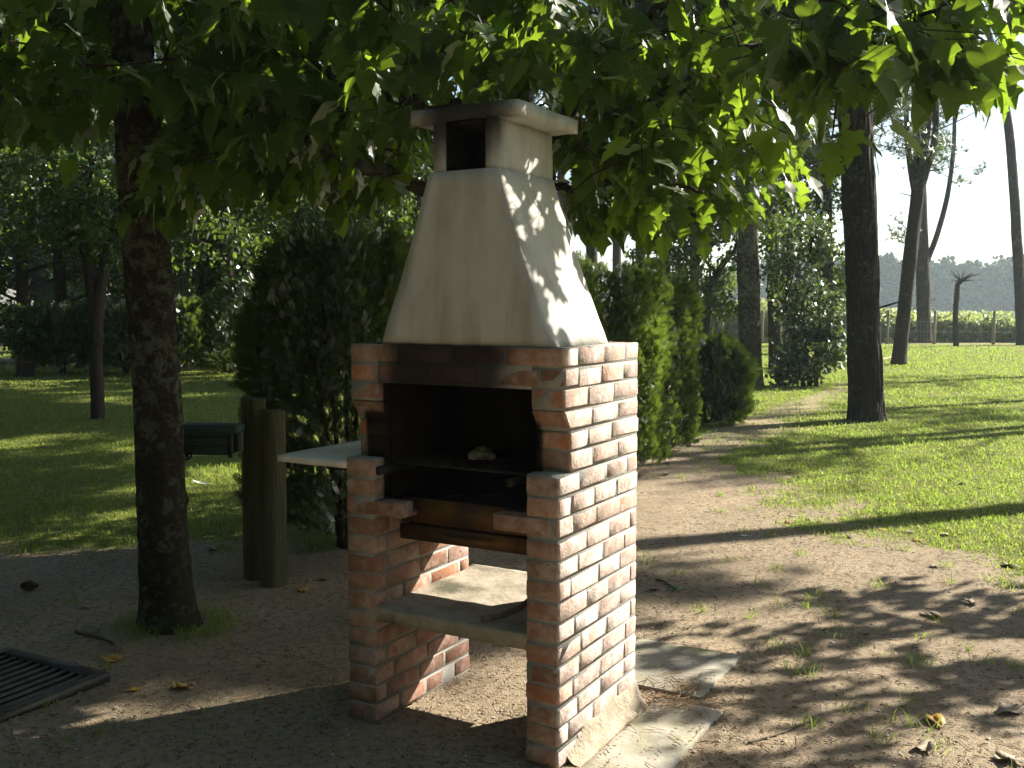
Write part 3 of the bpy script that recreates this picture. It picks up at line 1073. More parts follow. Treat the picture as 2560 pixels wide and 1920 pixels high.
def mulberry(name_label, base, trunk_pts, trunk_r, limbs, targets, group, n_parts=300, leaf_step=0.055, seed=1, moss=True):
    """trunk_pts world points; limbs = list of (points, r0, r1); targets = twig anchor points (n,3) with per-target drop"""
    r = np.random.default_rng(seed)
    root = thing('mulberry_tree', tuple(base), name_label, 'tree', group)
    b = np.asarray(base, float)
    tp = spline(trunk_pts, 170)
    rr = np.interp(np.linspace(0, 1, 170), np.linspace(0, 1, len(trunk_r)), trunk_r)
    rr[:14] += 0.03 * np.linspace(1, 0, 14) ** 2
    MB().tube(tp - b, rr, 72, bark=0.007, fa=5.0, fz=9.0, seed=seed).build('trunk', M['bark_mulberry'], root, True)
    skel_p, skel_d = [], []
    for pts, r0, r1 in limbs:
        pp = spline(pts, 26)
        pp[1:-1] += r.normal(0, 0.012, (24, 3))
        MB().tube(pp - b, np.linspace(r0, r1, 26), 14, bark=0.003, fa=2.0, fz=8, seed=seed + len(skel_p)).build('limb', M['bark_mulberry'], root, True)
        for k in range(3, 26):
            skel_p.append(pp[k])
            d = pp[k] - pp[k - 1]
            skel_d.append(d / (np.linalg.norm(d) + 1e-9))
    skel_p, skel_d = np.array(skel_p), np.array(skel_d)
    targets = targets[~lit_gap(targets, 0.85, 1)]
    twigs = MB()
    LP, LD, LN, LS, LK = [], [], [], [], []
    order = np.argsort(np.min(np.linalg.norm(targets[:, None, :] - skel_p[None], axis=2), axis=1))
    for ti in order:
        T_ = targets[ti]
        dd = np.linalg.norm(skel_p - T_, axis=1) + 0.25 * np.maximum(0, skel_p[:, 2] - T_[2])
        k = int(np.argmin(dd))
        p0, d0 = skel_p[k], skel_d[k]
        L = np.linalg.norm(T_ - p0)
        if L < 0.05:
            continue
        mid = p0 + 0.45 * (T_ - p0) + d0 * 0.18 * L + np.array([0, 0, 0.10 * L])
        out = T_ - b
        out[2] = 0
        out /= np.linalg.norm(out) + 1e-9
        pp = bez(p0, mid, T_, 9)
        tip = T_ + out * r.uniform(0.10, 0.22) + r.normal(0, 0.07, 3) + np.array([0, 0, -0.03])
        pp = np.vstack([pp, bez(T_, T_ + (pp[-1] - pp[-2]), tip, 4)[1:]])
        twigs.tube(pp - b, np.linspace(min(0.010, 0.004 + 0.006 * L), 0.0022, len(pp)), 5, cap=False)
        skel_p = np.vstack([skel_p, pp[3:9:2]])
        dn = (pp[4:10:2] - pp[3:9:2])
        skel_d = np.vstack([skel_d, dn / (np.linalg.norm(dn, axis=1)[:, None] + 1e-9)])
        seg = np.linalg.norm(np.diff(pp, axis=0), axis=1)
        cum = np.concatenate([[0], np.cumsum(seg)])
        s = max(0.0, cum[-1] - 0.85)
        side = 1
        while s < cum[-1] + 0.01:
            c = np.array([np.interp(s, cum, pp[:, q]) for q in range(3)])
            fwd = pp[min(np.searchsorted(cum, s), len(pp) - 1)] - pp[max(np.searchsorted(cum, s) - 1, 0)]
            fwd = fwd / (np.linalg.norm(fwd) + 1e-9)
            sd = np.cross(fwd, [0, 0, 1.0])
            sd /= np.linalg.norm(sd) + 1e-9
            sz = r.uniform(0.085, 0.172)
            pet = (sd * side * r.uniform(0.35, 1.0) + fwd * r.uniform(0.0, 0.9) + np.array([0, 0, r.uniform(-0.2, 0.35)]))
            pet /= np.linalg.norm(pet)
            D = pet * 0.55 + out * 0.15 + np.array([0, 0, -r.uniform(0.35, 1.35)]) + r.normal(0, 0.16, 3)
            D /= np.linalg.norm(D)
            N = np.array([0, 0, 1.0]) + pet * 0.9 + out * 0.25 + r.normal(0, 0.28, 3)
            LP.append(c + pet * sz * 0.15 + D * 0.42 * sz)
            LD.append(D)
            LN.append(N)
            LS.append(sz)
            LK.append(r.choice(3, p=[0.46, 0.36, 0.18]))
            side = -side
            s += leaf_step * r.uniform(0.7, 1.4)
    tag(twigs.build('twigs', M['twig'], root), kind='stuff')
    LP, LD, LN, LS, LK = map(np.array, (LP, LD, LN, LS, LK))
    ok = ~lit_gap(LP, 0.80, 2)
    qx, qy, qd = project(LP)
    ok &= ~((qd > .3) & (qx > -100) & (qx < 2700) & ((qy > 700) | ((qx > 930) & (qx < 1530) & (qy > 225) & (qd < 4.4))))
    LP, LD, LN, LS, LK = LP[ok], LD[ok], LN[ok], LS[ok], LK[ok]
    px, py, dep = project(LP)
    vis = (px > -60) & (px < 2620) & (py > -80) & (py < 1000) & (dep > 1.2)
    size = np.where(vis, LS / np.maximum(dep, 0.5), 0)
    order = np.argsort(-size)[:n_parts]
    order = [i for i in order if size[i] > 0]
    rest = np.ones(len(LP), bool)
    rest[order] = False
    for i in order:
        o = link('leaf', LEAF_ME[LK[i]], None, root)
        D = LD[i]
        N = LN[i] - D * (D @ LN[i])
        N /= np.linalg.norm(N)
        X = np.cross(D, N)
        m = Matrix(((X[0], D[0], N[0]), (X[1], D[1], N[1]), (X[2], D[2], N[2]))).to_4x4()
        o.matrix_local = Matrix.Translation(Vector(LP[i] - b)) @ m @ Matrix.Scale(LS[i], 4)
    mb = MB()
    for k in range(3):
        s_ = rest & (LK == k)
        if s_.any():
            v, q, t = scatter(LEAVES[k][0], None, LEAVES[k][1], LP[s_] - b, LD[s_], LN[s_], LS[s_])
            mb.add(v, q, t)
    tag(mb.build('crown', M['mulberry_leaf'], root, True), kind='stuff')
    return root


def pix_targets(regions, seed):
    r = np.random.default_rng(seed)
    out = []
    for x0, x1, y0, y1, d0, d1, n in regions:
        px, py, Y = r.uniform(x0, x1, n), r.uniform(y0, y1, n), r.uniform(d0, d1, n)
        out += [at(a, b_, c) for a, b_, c in zip(px, py, Y)]
    return np.array(out)


# the tree behind the hood
c_base = np.array([0.20, 5.55, -0.03])
fork = np.array([0.14, 5.5, 2.35])
limbsA = [
    ([fork - [0, 0, .1], at(1391, 352, 5.3), at(1568, 300, 4.9), at(1699, 222, 4.6), at(1870, 125, 4.3), at(1990, 96, 4.1)], 0.055, 0.014),
    ([fork - [0, 0, .1], at(1431, 256, 5.4), at(1488, 165, 5.3), at(1550, 74, 5.2), at(1600, -120, 5.1)], 0.050, 0.022),
    ([at(1505, 140, 5.25), at(1600, 65, 5.0), at(1690, -20, 4.8)], 0.026, 0.012),
    ([fork - [0, 0, .15], at(1180, 520, 5.3), at(1059, 470, 5.1), at(888, 405, 4.8), at(786, 368, 4.6), at(690, 290, 4.4)], 0.050, 0.016),
    ([fork - [0, 0, .05], at(1200, 300, 5.4), at(1071, 270, 5.2), at(908, 236, 4.9), at(760, 150, 4.7)], 0.040, 0.014),
    ([fork - [0, 0, .05], at(1290, 160, 5.2), at(1230, 20, 4.8), at(1150, -160, 4.4)], 0.046, 0.018),
    ([fork - [0, 0, .05], [0.6, 6.3, 2.8], [1.1, 7.2, 3.2], [1.5, 7.9, 3.4]], 0.046, 0.014),
    ([fork - [0, 0, .05], [-0.3, 6.3, 2.8], [-0.8, 7.2, 3.2]], 0.046, 0.014),
    ([fork - [0, 0, .12], at(1414, 470, 5.3), at(1630, 462, 4.7), at(1756, 480, 4.4)], 0.024, 0.008),
    ([at(1890, 118, 4.3), at(2080, 60, 3.9), at(2342, 26, 3.6)], 0.013, 0.005),
    ([at(1960, 100, 4.1), at(2050, 150, 3.9), at(2188, 137, 3.7), at(2420, 165, 3.5)], 0.011, 0.004),
]
tgA = np.vstack([
    pix_targets([
        # x0,  x1,  y0,  y1,  near, far, n
        (1400, 1760, 60, 330, 4.0, 5.6, 46),
        (1400, 1700, 330, 420, 4.2, 5.3, 16),
        (1430, 1760, 450, 480, 4.3, 4.8, 12),
        (1430, 1860, 400, 540, 5.2, 6.0, 30),
        (1560, 1900, 250, 400, 5.0, 6.2, 20),
        (1700, 2020, 30, 200, 3.7, 5.2, 40),
        (1740, 1960, 200, 330, 3.8, 4.8, 18),
        (2000, 2380, 0, 130, 3.4, 4.4, 30),
        (2050, 2450, 90, 190, 3.4, 4.0, 14),
        (2060, 2130, 300, 340, 3.5, 3.7, 1),
        (1000, 1420, -120, 190, 4.4, 6.8, 90),
        (560, 1050, -60, 300, 4.0, 6.6, 110),
        (460, 900, 200, 430, 4.2, 6.2, 56),
        (860, 1010, 300, 470, 4.8, 6.0, 16),
        (420, 560, 350, 480, 4.4, 5.2, 10),
        (1000, 2500, -420, -60, 3.6, 6.5, 66),
        (1900, 2600, -200, 0, 3.4, 4.6, 20),
    ], 11),
    np.column_stack([np.random.default_rng(51).uniform(-2.6, 1.4, 120), np.random.default_rng(52).uniform(3.4, 7.6, 120), np.random.default_rng(53).uniform(3.2, 4.2, 120)]),
    np.column_stack([np.random.default_rng(5).uniform(-1.6, 2.2, 60), np.random.default_rng(6).uniform(5.8, 7.8, 60), np.random.default_rng(8).uniform(2.55, 3.7, 60)]),
])
mulberry('broad mulberry tree spreading lobed leaves over the brick barbecue', c_base,
         [c_base, [0.20, 5.55, 0.5], [0.19, 5.53, 1.3], fork, fork + [0, 0, .12]], [0.115, 0.10, 0.092, 0.088, 0.07], limbsA, tgA, 'mulberry trees round the barbecue', 300, 0.046, 3)

# the lichened tree at the left
l_base = np.append(ground(425, 1562)[:2], -0.03)
lt = [l_base, at(408, 1330, 4.95), at(395, 1000, 4.95), at(372, 700, 4.93), at(345, 350, 4.9), at(325, 40, 4.9), at(318, -90, 4.9)]
ltop = np.array(lt[-1])
limbsB = [
    ([ltop - [0, 0, .1], ltop + [-.7, -.7, .5], ltop + [-1.3, -1.5, .8], ltop + [-1.6, -2.4, .9]], 0.05, 0.014),
    ([ltop - [0, 0, .1], ltop + [.6, -.8, .5], ltop + [1.1, -1.7, .8], ltop + [1.5, -2.6, .8]], 0.05, 0.014),
    ([ltop - [0, 0, .1], ltop + [-.9, .3, .3], ltop + [-1.9, .5, .4], ltop + [-2.7, .6, .35]], 0.05, 0.014),
    ([ltop - [0, 0, .1], ltop + [.4, .9, .4], ltop + [.7, 1.9, .6]], 0.05, 0.014),
    ([at(336, 230, 4.9), at(240, 190, 4.8), at(120, 150, 4.6), at(-40, 170, 4.4)], 0.020, 0.007),
]
rB = np.random.default_rng(15)
tgB = np.vstack([
    pix_targets([(-60, 300, -40, 180, 4.0, 6.4, 60), (-60, 250, 160, 290, 4.2, 6.0, 26), (380, 700, -60, 240, 3.9, 6.0, 50), (-400, 900, -400, -60, 3.4, 6.0, 60)], 21),
    np.column_stack([rB.uniform(-4.2, 0.6, 150), rB.uniform(0.6, 6.8, 150), rB.uniform(3.3, 4.4, 150)]),
])
mulberry('mulberry tree with lichen-spotted leaning trunk beside the green bag and posts', l_base, lt, [0.135, 0.118, 0.112, 0.108, 0.10, 0.092, 0.085], limbsB, tgB,
         'mulberry trees round the barbecue', 120, 0.055, 4)

# a third one right of the picture, whose crown shades the sand
d_base = np.array([6.75, 6.15, -0.03])
dt = d_base + np.array([0, 0, 2.3])
limbsC = [([dt - [0, 0, .1], dt + [1.0 * math.cos(a), 1.0 * math.sin(a), .5], dt + [2.0 * math.cos(a), 2.0 * math.sin(a), .8]], 0.05, 0.014) for a in np.linspace(0, 2 * math.pi, 7)[:-1]]
rC = np.random.default_rng(25)
ra, rr_ = rC.uniform(0, 2 * np.pi, 210), 1.8 * np.sqrt(rC.uniform(0.02, 1, 210))
tgC = np.column_stack([d_base[0] + rr_ * np.cos(ra), d_base[1] + rr_ * np.sin(ra), 2.7 + rC.uniform(0, 0.8, 210)])
mulberry('mulberry tree standing on the lawn edge away from the barbecue', d_base, [d_base, d_base + [0, 0, 1.1], dt], [0.115, 0.10, 0.09], limbsC, tgC,
         'mulberry trees round the barbecue', 0, 0.06, 5)


# a fourth one, added unseen behind the viewpoint to cut sky light
e_base = np.array([-0.9, -1.9, -0.03])
et = e_base + np.array([0, 0, 2.4])
limbsE = [([et - [0, 0, .1], et + [1.2 * math.cos(a), 1.2 * math.sin(a), .5], et + [2.6 * math.cos(a), 2.6 * math.sin(a), .8]], 0.05, 0.014) for a in np.linspace(0, 2 * math.pi, 8)[:-1]]
rE = np.random.default_rng(35)
ra, rr_ = rE.uniform(0, 2 * np.pi, 420), 4.2 * np.sqrt(rE.uniform(0.02, 1, 420))
tgE = np.column_stack([e_base[0] + rr_ * np.cos(ra), e_base[1] + rr_ * np.sin(ra), 2.75 + rE.uniform(0, 1.0, 420)])
mulberry('added mulberry tree behind the viewpoint, keeping sky light off the barbecue front', e_base, [e_base, e_base + [0, 0, 1.1], et], [0.115, 0.10, 0.09], limbsE, tgE,
         'mulberry trees round the barbecue', 0, 0.055, 6)


# ------------------------------------------------------------------ hedge shrubs
def spray_shape():
    """flat feathery thuja spray"""
    v, t = [], []

    def strip(p0, p1, w):
        k = len(v)
        p0, p1 = np.array(p0), np.array(p1)
        d = p1 - p0
        s = np.array([-d[1], d[0]]) / np.linalg.norm(d) * w
        for q in (p0 + s * .7, p0 - s * .7, p1):
            v.append((q[0], q[1], 0.12 * q[1] ** 2 * -1 + 0.1 * abs(q[0])))
        t.append((k, k + 1, k + 2))
    strip((0, 0), (0, 1.0), 0.06)
    for y, l in ((0.14, 0.42), (0.3, 0.48), (0.46, 0.42), (0.62, 0.33), (0.78, 0.22)):
        for s in (1, -1):
            strip((0, y), (s * l * 0.72, y + l * 0.55), 0.075)
            if l > 0.3:
                strip((s * l * 0.34, y + l * 0.27), (s * l * 0.40, y + l * 0.72), 0.055)
    return np.array(v), np.array(t)


SPV, SPT = spray_shape()


def shrub(name, x, y, rx, ry, h, label, group, n=4200, seed=0, clear=0.12, mat='thuja', size=(0.055, 0.115), pointed=0.2, cat='shrub'):
    r = np.random.default_rng(seed)
    root = thing(name, (x, y, 0), label, cat, group, rz=-BBQ_YAW)
    st = MB()
    for k in range(4):
        a = r.uniform(0, 6.28)
        e = np.array([rx * .5 * math.cos(a), ry * .5 * math.sin(a), h * .8])
        st.tube(bez([.04 * math.cos(a), .04 * math.sin(a), -.03], [e[0] * .4, e[1] * .4, h * .4], e, 9), np.linspace(.026, .006, 9), 7, bark=.002)
    st.build('stem', M['twig'], root)
    # shell of sprays, denser to the outside
    u = r.uniform(0, 1, n)
    z = clear + (h - clear) * u ** 0.85
    th = r.uniform(0, 2 * np.pi, n)
    prof = np.power(np.clip(1 - ((z - h * .42) / (h * .62)) ** 2, 0.03, 1), pointed)
    bump = 1 + 0.42 * fbm(np.cos(th) * 2.2 + seed, np.sin(th) * 2.2, z * 2.4, seed, 4)
    z = z * (1 + 0.10 * fbm(np.cos(th) * 3.5, np.sin(th) * 3.5, u * 2, seed + 7, 3)) + np.where(r.random(n) < .04, r.uniform(0, .16, n), 0) * (u > .8)
    rad = prof * bump * np.where(r.random(n) < 0.8, 1 - 0.25 * r.random(n) ** 2, r.uniform(0.3, 0.8, n))
    cx, cy = np.cos(th), np.sin(th)
    sq = 1.0 / np.maximum(np.abs(cx), np.abs(cy)) ** 0.35
    P = np.stack([rx * rad * cx * sq, ry * rad * cy * sq, z], -1)
    out = np.stack([cx, cy, np.zeros(n)], -1)
    D = out * r.uniform(0.25, 0.9, n)[:, None] + np.array([0, 0, 1.0]) * r.uniform(0.2, 1.2, n)[:, None] + r.normal(0, 0.35, (n, 3))
    N = np.cross(out, [0, 0, 1.0]) * r.choice([-1, 1], n)[:, None] + r.normal(0, 0.55, (n, 3))
    sz = r.uniform(size[0], size[1], n)
    v, q, t = scatter(SPV, None, SPT, P, D, N, sz)
    tag(MB().add(v, q, t).build('foliage', M[mat], root), kind='stuff')
    return root


HG = 'thuja hedge in a row behind the barbecue'
shrub('hedge_shrub', -1.10, 6.62, 0.52, 0.58, 2.02, 'dense dark thuja hedge shrub beside the wooden posts', HG, 10000, 101, 0.18)
shrub('hedge_shrub', -0.45, 7.75, 0.52, 0.62, 2.0, 'thuja hedge shrub next behind the one by the wooden posts', HG, 4500, 102)
shrub('hedge_shrub', 0.20, 8.75, 0.52, 0.62, 1.95, 'thuja hedge shrub in the middle of the row hidden by the brick barbecue', HG, 4200, 103)
shrub('hedge_shrub', 0.92, 9.90, 0.60, 0.62, 1.93, 'sunlit bushy thuja hedge shrub with yellow-green top beyond the right brick pier', HG, 12000, 104, 0.10)
shrub('hedge_shrub', 1.62, 11.15, 0.40, 0.50, 1.88, 'slimmer dark green thuja hedge shrub between the sunlit one and the low juniper', HG, 8000, 105, 0.06)
shrub('juniper_bush', 2.72, 13.9, 0.52, 0.52, 1.08, 'low wispy juniper bush at the end of the hedge by the sandy path', None, 3200, 106, 0.02, size=(0.10, 0.22), pointed=0.6)
HB = 'clipped hedge across the far lawn'
for k, (X, Y, rx, h, lab) in enumerate(((-11.0, 24.6, 1.1, 1.55, 'clipped dark hedge shrub beside the slender sapling and stump'), (-9.3, 24.3, 1.1, 1.62, 'clipped dark hedge shrub behind the thin forked tree'),
                                        (-8.0, 24.0, 0.9, 1.75, 'clipped dark hedge shrub farthest from the stump in its short row'), (-5.6, 22.6, 1.25, 2.1, 'tall dark hedge shrub between two lawn gaps, behind the wooden posts'),
                                        (-3.6, 21.0, 1.1, 2.0, 'dark hedge shrub directly behind the thuja beside the posts'))):
    shrub('hedge_shrub', X, Y, rx, 0.75, h, lab, HB, 3000, 120 + k, 0.15, size=(0.14, 0.26), pointed=0.25)


# ------------------------------------------------------------------ posts, bag, drain grate
def post(px, py, Y, h, r, label):
    b = at(px, py, Y)
    base = gpt(b[0], b[1])
    o = thing('wooden_post', tuple(base), label, 'post', 'wooden posts beside the hedge')
    pts = [(0, 0, -.05), (0, 0, .2), (.004, 0, h * .5), (.006, 0, h - .015), (.006, 0, h)]
    MB().tube(spline(pts, 24), np.append(np.full(22, r), [r * .97, r * .9]), 24, bark=.002, fa=1.6, fz=.8, seed=int(px)).build('shaft', M['post_wood'], o, True)
    return o


p1 = ground(685, 1462)
post(685, 1462, p1[1], 0.985, 0.076, 'round greenish wooden post in front, beside the thuja hedge')
post(640, 1448, p1[1] + 0.16, 1.04, 0.070, 'taller wooden post standing just behind the front post')

bagp = at(527, 1096, 5.55)
bag = thing('canvas_bag', (bagp[0], bagp[1], bagp[2] - 0.085), 'dark green flat canvas bag with black straps hung between leaning trunk and wooden posts', 'bag', rz=-0.05)


def rbox(x0, x1, y0, y1, z0, z1, bev):
    v, q = [], []
    prof = [(x0 + bev, y0), (x1 - bev, y0), (x1, y0 + bev), (x1, y1 - bev), (x1 - bev, y1), (x0 + bev, y1), (x0, y1 - bev), (x0, y0 + bev)]
    cx, cy = (x0 + x1) / 2, (y0 + y1) / 2
    lv = [(z0, 1 - 1.5 * bev / (x1 - x0)), (z0 + bev * .6, 1), (z1 - bev * .6, 1), (z1, 1 - 1.5 * bev / (x1 - x0))]
    for z, s in lv:
        v += [(cx + (a - cx) * s, cy + (b - cy) * s, z) for a, b in prof]
    for i in range(3):
        for j in range(8):
            q.append([i * 8 + j, i * 8 + (j + 1) % 8, i * 8 + 8 + (j + 1) % 8, i * 8 + 8 + j])
    k = len(v)
    v += [(cx, cy, z0), (cx, cy, z1)]
    t = [[k, (j + 1) % 8, j] for j in range(8)] + [[k + 1, 24 + j, 24 + (j + 1) % 8] for j in range(8)]
    return np.array(v), q, t


MB().add(*rbox(-.15, .135, -.06, .06, 0.0, 0.125, .018)).build('body', M['canvas'], bag, True)
MB().add(*rbox(-.165, .175, -.075, .075, 0.118, 0.165, .016)).build('flap', M['canvas'], bag, True)
for z in (0.045, 0.092):
    MB().box(-.152, .137, -.064, -.058, z, z + .012).build('band', M['strap'], bag)
for x in (-.125, .118):
    MB().box(x, x + .022, -.068, -.0605, -.012, .125).build('closing_strap', M['strap'], bag)
mb = MB()
pts = spline([(-.135, -.066, .11), (-.15, -.075, .02), (-.13, -.08, -.02), (-.09, -.078, -.012), (-.085, -.068, .02)], 20)
mb.tube(pts, .006, 6)
pts = spline([(-.15, -.06, .06), (-.155, -.07, -.10), (-.128, -.072, -.19), (-.112, -.072, -.245), (-.125, -.07, -.275), (-.155, -.066, -.27)], 24)
mb.tube(pts, .007, 6)
mb.build('hanging_strap', M['strap'], bag)
mb = MB()
mb.box(.137, .176, -.020, .020, .015, .118)
mb.build('post_hook', M['post_wood'], bag)

g1 = ground(275, 1700)
ga, gb_ = np.array([-.88, .475]), np.array([-.475, -.88])
dg = thing('drain_grate', (g1[0], g1[1], float(gz(g1[0], g1[1]))), 'black iron bar grate set in the bare earth in deep shade', 'drain grate', rz=math.atan2(-gb_[1], -gb_[0]))
# local x runs back along -gb_, local y along ga
Lx, Ly = 0.95, 0.68
mb = MB()
mb.box(-Lx, 0, 0, .045, -.02, .040)
mb.box(-Lx, 0, Ly - .045, Ly, -.02, .040)
mb.box(-.055, 0, .046, Ly - .046, -.02, .039)
mb.box(-Lx, -Lx + .055, .046, Ly - .046, -.02, .039)
mb.build('frame', M['grate_iron'], dg)
MB().box(-Lx + .056, -.056, .047, Ly - .047, -.015, .012).build('pit_shade_plate', M['pit_shade'], dg)  # near-black plate on the ground; its colour stands in for a pit's shade
bar = MB().box(-Lx + .057, -.057, -.009, .009, .014, .034).mesh('bar')
for k in range(10):
    o = link('bar', bar, M['grate_iron'], dg)
    o.location = (0, .085 + k * .057, 0)


# ------------------------------------------------------------------ pines, oaks, background trees
def needle_tuft():
    v, t = [], []
    r = np.random.default_rng(2)
    for k in range(10):
        a = r.uniform(0, 6.28)
        e = np.array([math.cos(a) * .75, r.uniform(.3, 1.1), math.sin(a) * .75])
        s = np.cross(e, [0.3, .2, 1])
        s = s / np.linalg.norm(s) * 0.055
        i = len(v)
        v += [tuple(s), tuple(-s), tuple(e)]
        t.append((i, i + 1, i + 2))
    return np.array(v), np.array(t)


NTV, NTT = needle_tuft()
LQV = np.array([(0, 0, 0), (.30, .32, .06), (.24, .7, .04), (0, 1, -.05), (-.24, .7, .04), (-.30, .32, .06)])
LQQ = np.array([(0, 1, 2, 3), (0, 3, 4, 5)])


def branch_set(mb, b, pts, n, l0, l1, r, z_from, up=0.35):
    """side branches along the trunk; returns tip points"""
    tips = []
    L = len(pts)
    k0 = int(L * z_from)
    for i in range(n):
        k = r.integers(k0, L)
        a = r.uniform(0, 6.28)
        ln = r.uniform(l0, l1) * (1 - 0.5 * (k - k0) / max(1, L - k0))
        d = np.array([math.cos(a), math.sin(a), up * r.uniform(0.3, 1.6)])
        p0 = pts[k]
        p2 = p0 + d * ln
        pp = bez(p0, p0 + d * ln * .5 + [0, 0, -.08 * ln], p2, 7)
        mb.tube(pp - b, np.linspace(.035 * ln ** .5, .008, 7), 6, cap=False)
        tips.append(pp[3:])
    return tips


def pine(label, base, pts, radii, crown_from=0.55, nbr=22, bl=(1.0, 2.4), group='pine trees on the lawn', seed=0, tufts=26, mat='bark_pine', res=60, sides=40, bark=0.012, stubs=6, tsize=(0.13, 0.22), name='pine_tree'):
    r = np.random.default_rng(seed)
    base = np.asarray(base, float)
    root = thing(name, tuple(base), label, 'tree', group)
    pp = spline(pts, res)
    rr = np.interp(np.linspace(0, 1, res), np.linspace(0, 1, len(radii)), radii)
    zz = pp[:, 2] - base[2]
    rr = rr * (1 + 0.22 * np.exp(-zz / 0.18))
    MB().tube(pp - base, rr, sides, bark=bark, fa=5.0, fz=1.6, seed=seed).build('trunk', M[mat], root, True)
    mb = MB()
    tips = branch_set(mb, base, pp, nbr, bl[0], bl[1], r, crown_from)
    for i in range(stubs):
        k = r.integers(int(res * .12), int(res * .6))
        a = r.uniform(0, 6.28)
        d = np.array([math.cos(a), math.sin(a), .3])
        ln = r.uniform(.1, .5)
        mb.tube(np.array([pp[k], pp[k] + d * (rr[k] + ln * .5), pp[k] + d * (rr[k] + ln)]) - base, [.016, .011, .005], 6)
    tag(mb.build('branches', M[mat], root), kind='stuff')
    P = []
    for tp in tips:
        for q in tp:
            P.append(q + r.normal(0, .16, (tufts // 4, 3)))
    if P:
        P = np.concatenate(P)
        n = len(P)
        D = r.normal(0, .6, (n, 3)) + np.array([0, 0, .5])
        v, q, t = scatter(NTV, None, NTT, P - base, D, rand_dir(n), r.uniform(tsize[0], tsize[1], n))
        tag(MB().add(v, q, t).build('crown', M['needle'], root), kind='stuff')
    return root


def top_of(px0, py0, px1, py1, Y, H):
    """trunk line through two pixels at distance Y, carried on to height H"""
    a, b = at(px0, py0, Y), at(px1, py1, Y)
    f = (H - a[2]) / (b[2] - a[2])
    return a + (b - a) * f


def pine_px(label, base_px, up_px, H, wpx, seed, bend=0.0, Y=None, **kw):
    g = ground(*base_px) if Y is None else np.append(at(base_px[0], base_px[1], Y)[:2], 0)
    g = gpt(g[0], g[1]) - [0, 0, .05]
    Yd = g[1]
    up = at(up_px[0], up_px[1], Yd)
    top = g + (up - g) * (H / (up[2] - g[2]))
    w = wpx / F_PX * Yd / 2
    m1 = g + (top - g) * .3 + [bend * .6, 0, 0]
    m2 = g + (top - g) * .65 + [bend, 0, 0]
    return pine(label, g, [g, m1, m2, top], [w, w * .92, w * .75, w * .35], seed=seed, **kw)


def add_limbs(root, specs, mat='bark_pine'):
    b = np.array(root.location)
    for Y, pts, r0, r1, tz in specs:
        pp = spline([at(x, y, Y) for x, y in pts], 26)
        MB().tube(pp - b, np.linspace(r0, r1, 26), 10, bark=.006, fa=2, fz=2).build('limb', M[mat], root, True)
        r = np.random.default_rng(int(pts[0][0]))
        mb, P = MB(), []
        for k in range(16):
            c = pp[r.integers(10, 26)]
            e = c + r.normal(0, .7, 3) * [1, 1, .6] + [0, 0, .3]
            mb.tube(bez(c, (c + e) / 2 + [0, 0, -.1], e, 6) - b, np.linspace(.02, .006, 6), 5, cap=False)
            P.append(e + r.normal(0, .18, (10, 3)))
        tag(mb.build('twigs', M[mat], root), kind='stuff')
        P = np.concatenate(P)
        v, q, t = scatter(NTV, None, NTT, P - b, r.normal(0, .6, (len(P), 3)) + np.array([0, 0, .5]), rand_dir(len(P)), r.uniform(tz * .7, tz * 1.2, len(P)))
        tag(MB().add(v, q, t).build('needles', M['needle'], root), kind='stuff')


PG = 'pine trees on the lawn'
pine_px('thick dark pine trunk with furrowed bark rising beside the sandy path', (2168, 1050), (2135, 330), 13.5, 82, 201, 0.05, res=190, sides=120, bark=0.021, crown_from=.48, nbr=130, bl=(1.4, 3.6), tufts=90, tsize=(.36, .6))
pine_px('lichen-covered tree trunk behind the juniper bush', (1878, 966), (1862, 300), 12.0, 56, 202, 0.0, mat='bark_lichen', res=140, sides=80, bark=0.014, crown_from=.54, nbr=130, bl=(1.4, 3.8), tufts=90, tsize=(.36, .6))
pine_px('dark pine trunk with a fork, just past the leafy laurel bush', (2066, 918), (2050, 300), 14.0, 42, 203, 0.05, crown_from=.45, res=90, sides=48, nbr=60, bl=(1.2, 3.2), tufts=60, tsize=(.28, .48))
lean_pine = pine_px('slender pine trunk leaning to the right out of the open lawn', (2246, 912), (2325, 300), 12.5, 34, 204, -0.12, crown_from=.42, nbr=16, bl=(.8, 2.6))
fork_pine = pine_px('pine trunk with a low side fork close to the wire fence', (2312, 857), (2288, 300), 14.0, 34, 205, 0.1, crown_from=.30, nbr=18, bl=(1.0, 3.4), tsize=(.2, .34))
pine_px('tall thin curved pine leaning over at the right end of the wire fence', (2556, 862), (2478, 240), 15.0, 26, 206, 0.55, crown_from=.62, nbr=10, tsize=(.2, .34))
add_limbs(lean_pine, [(lean_pine.location[1], [(2296, 520), (2278, 430), (2268, 330), (2262, 180), (2258, -40)], .10, .05, .2), (lean_pine.location[1], [(2302, 470), (2330, 380), (2340, 300), (2338, 120), (2345, -60)], .11, .06, .2)])
add_limbs(fork_pine, [(fork_pine.location[1], [(2314, 660), (2345, 580), (2372, 470), (2386, 330), (2384, 140), (2392, -40)], .14, .05, .34)])
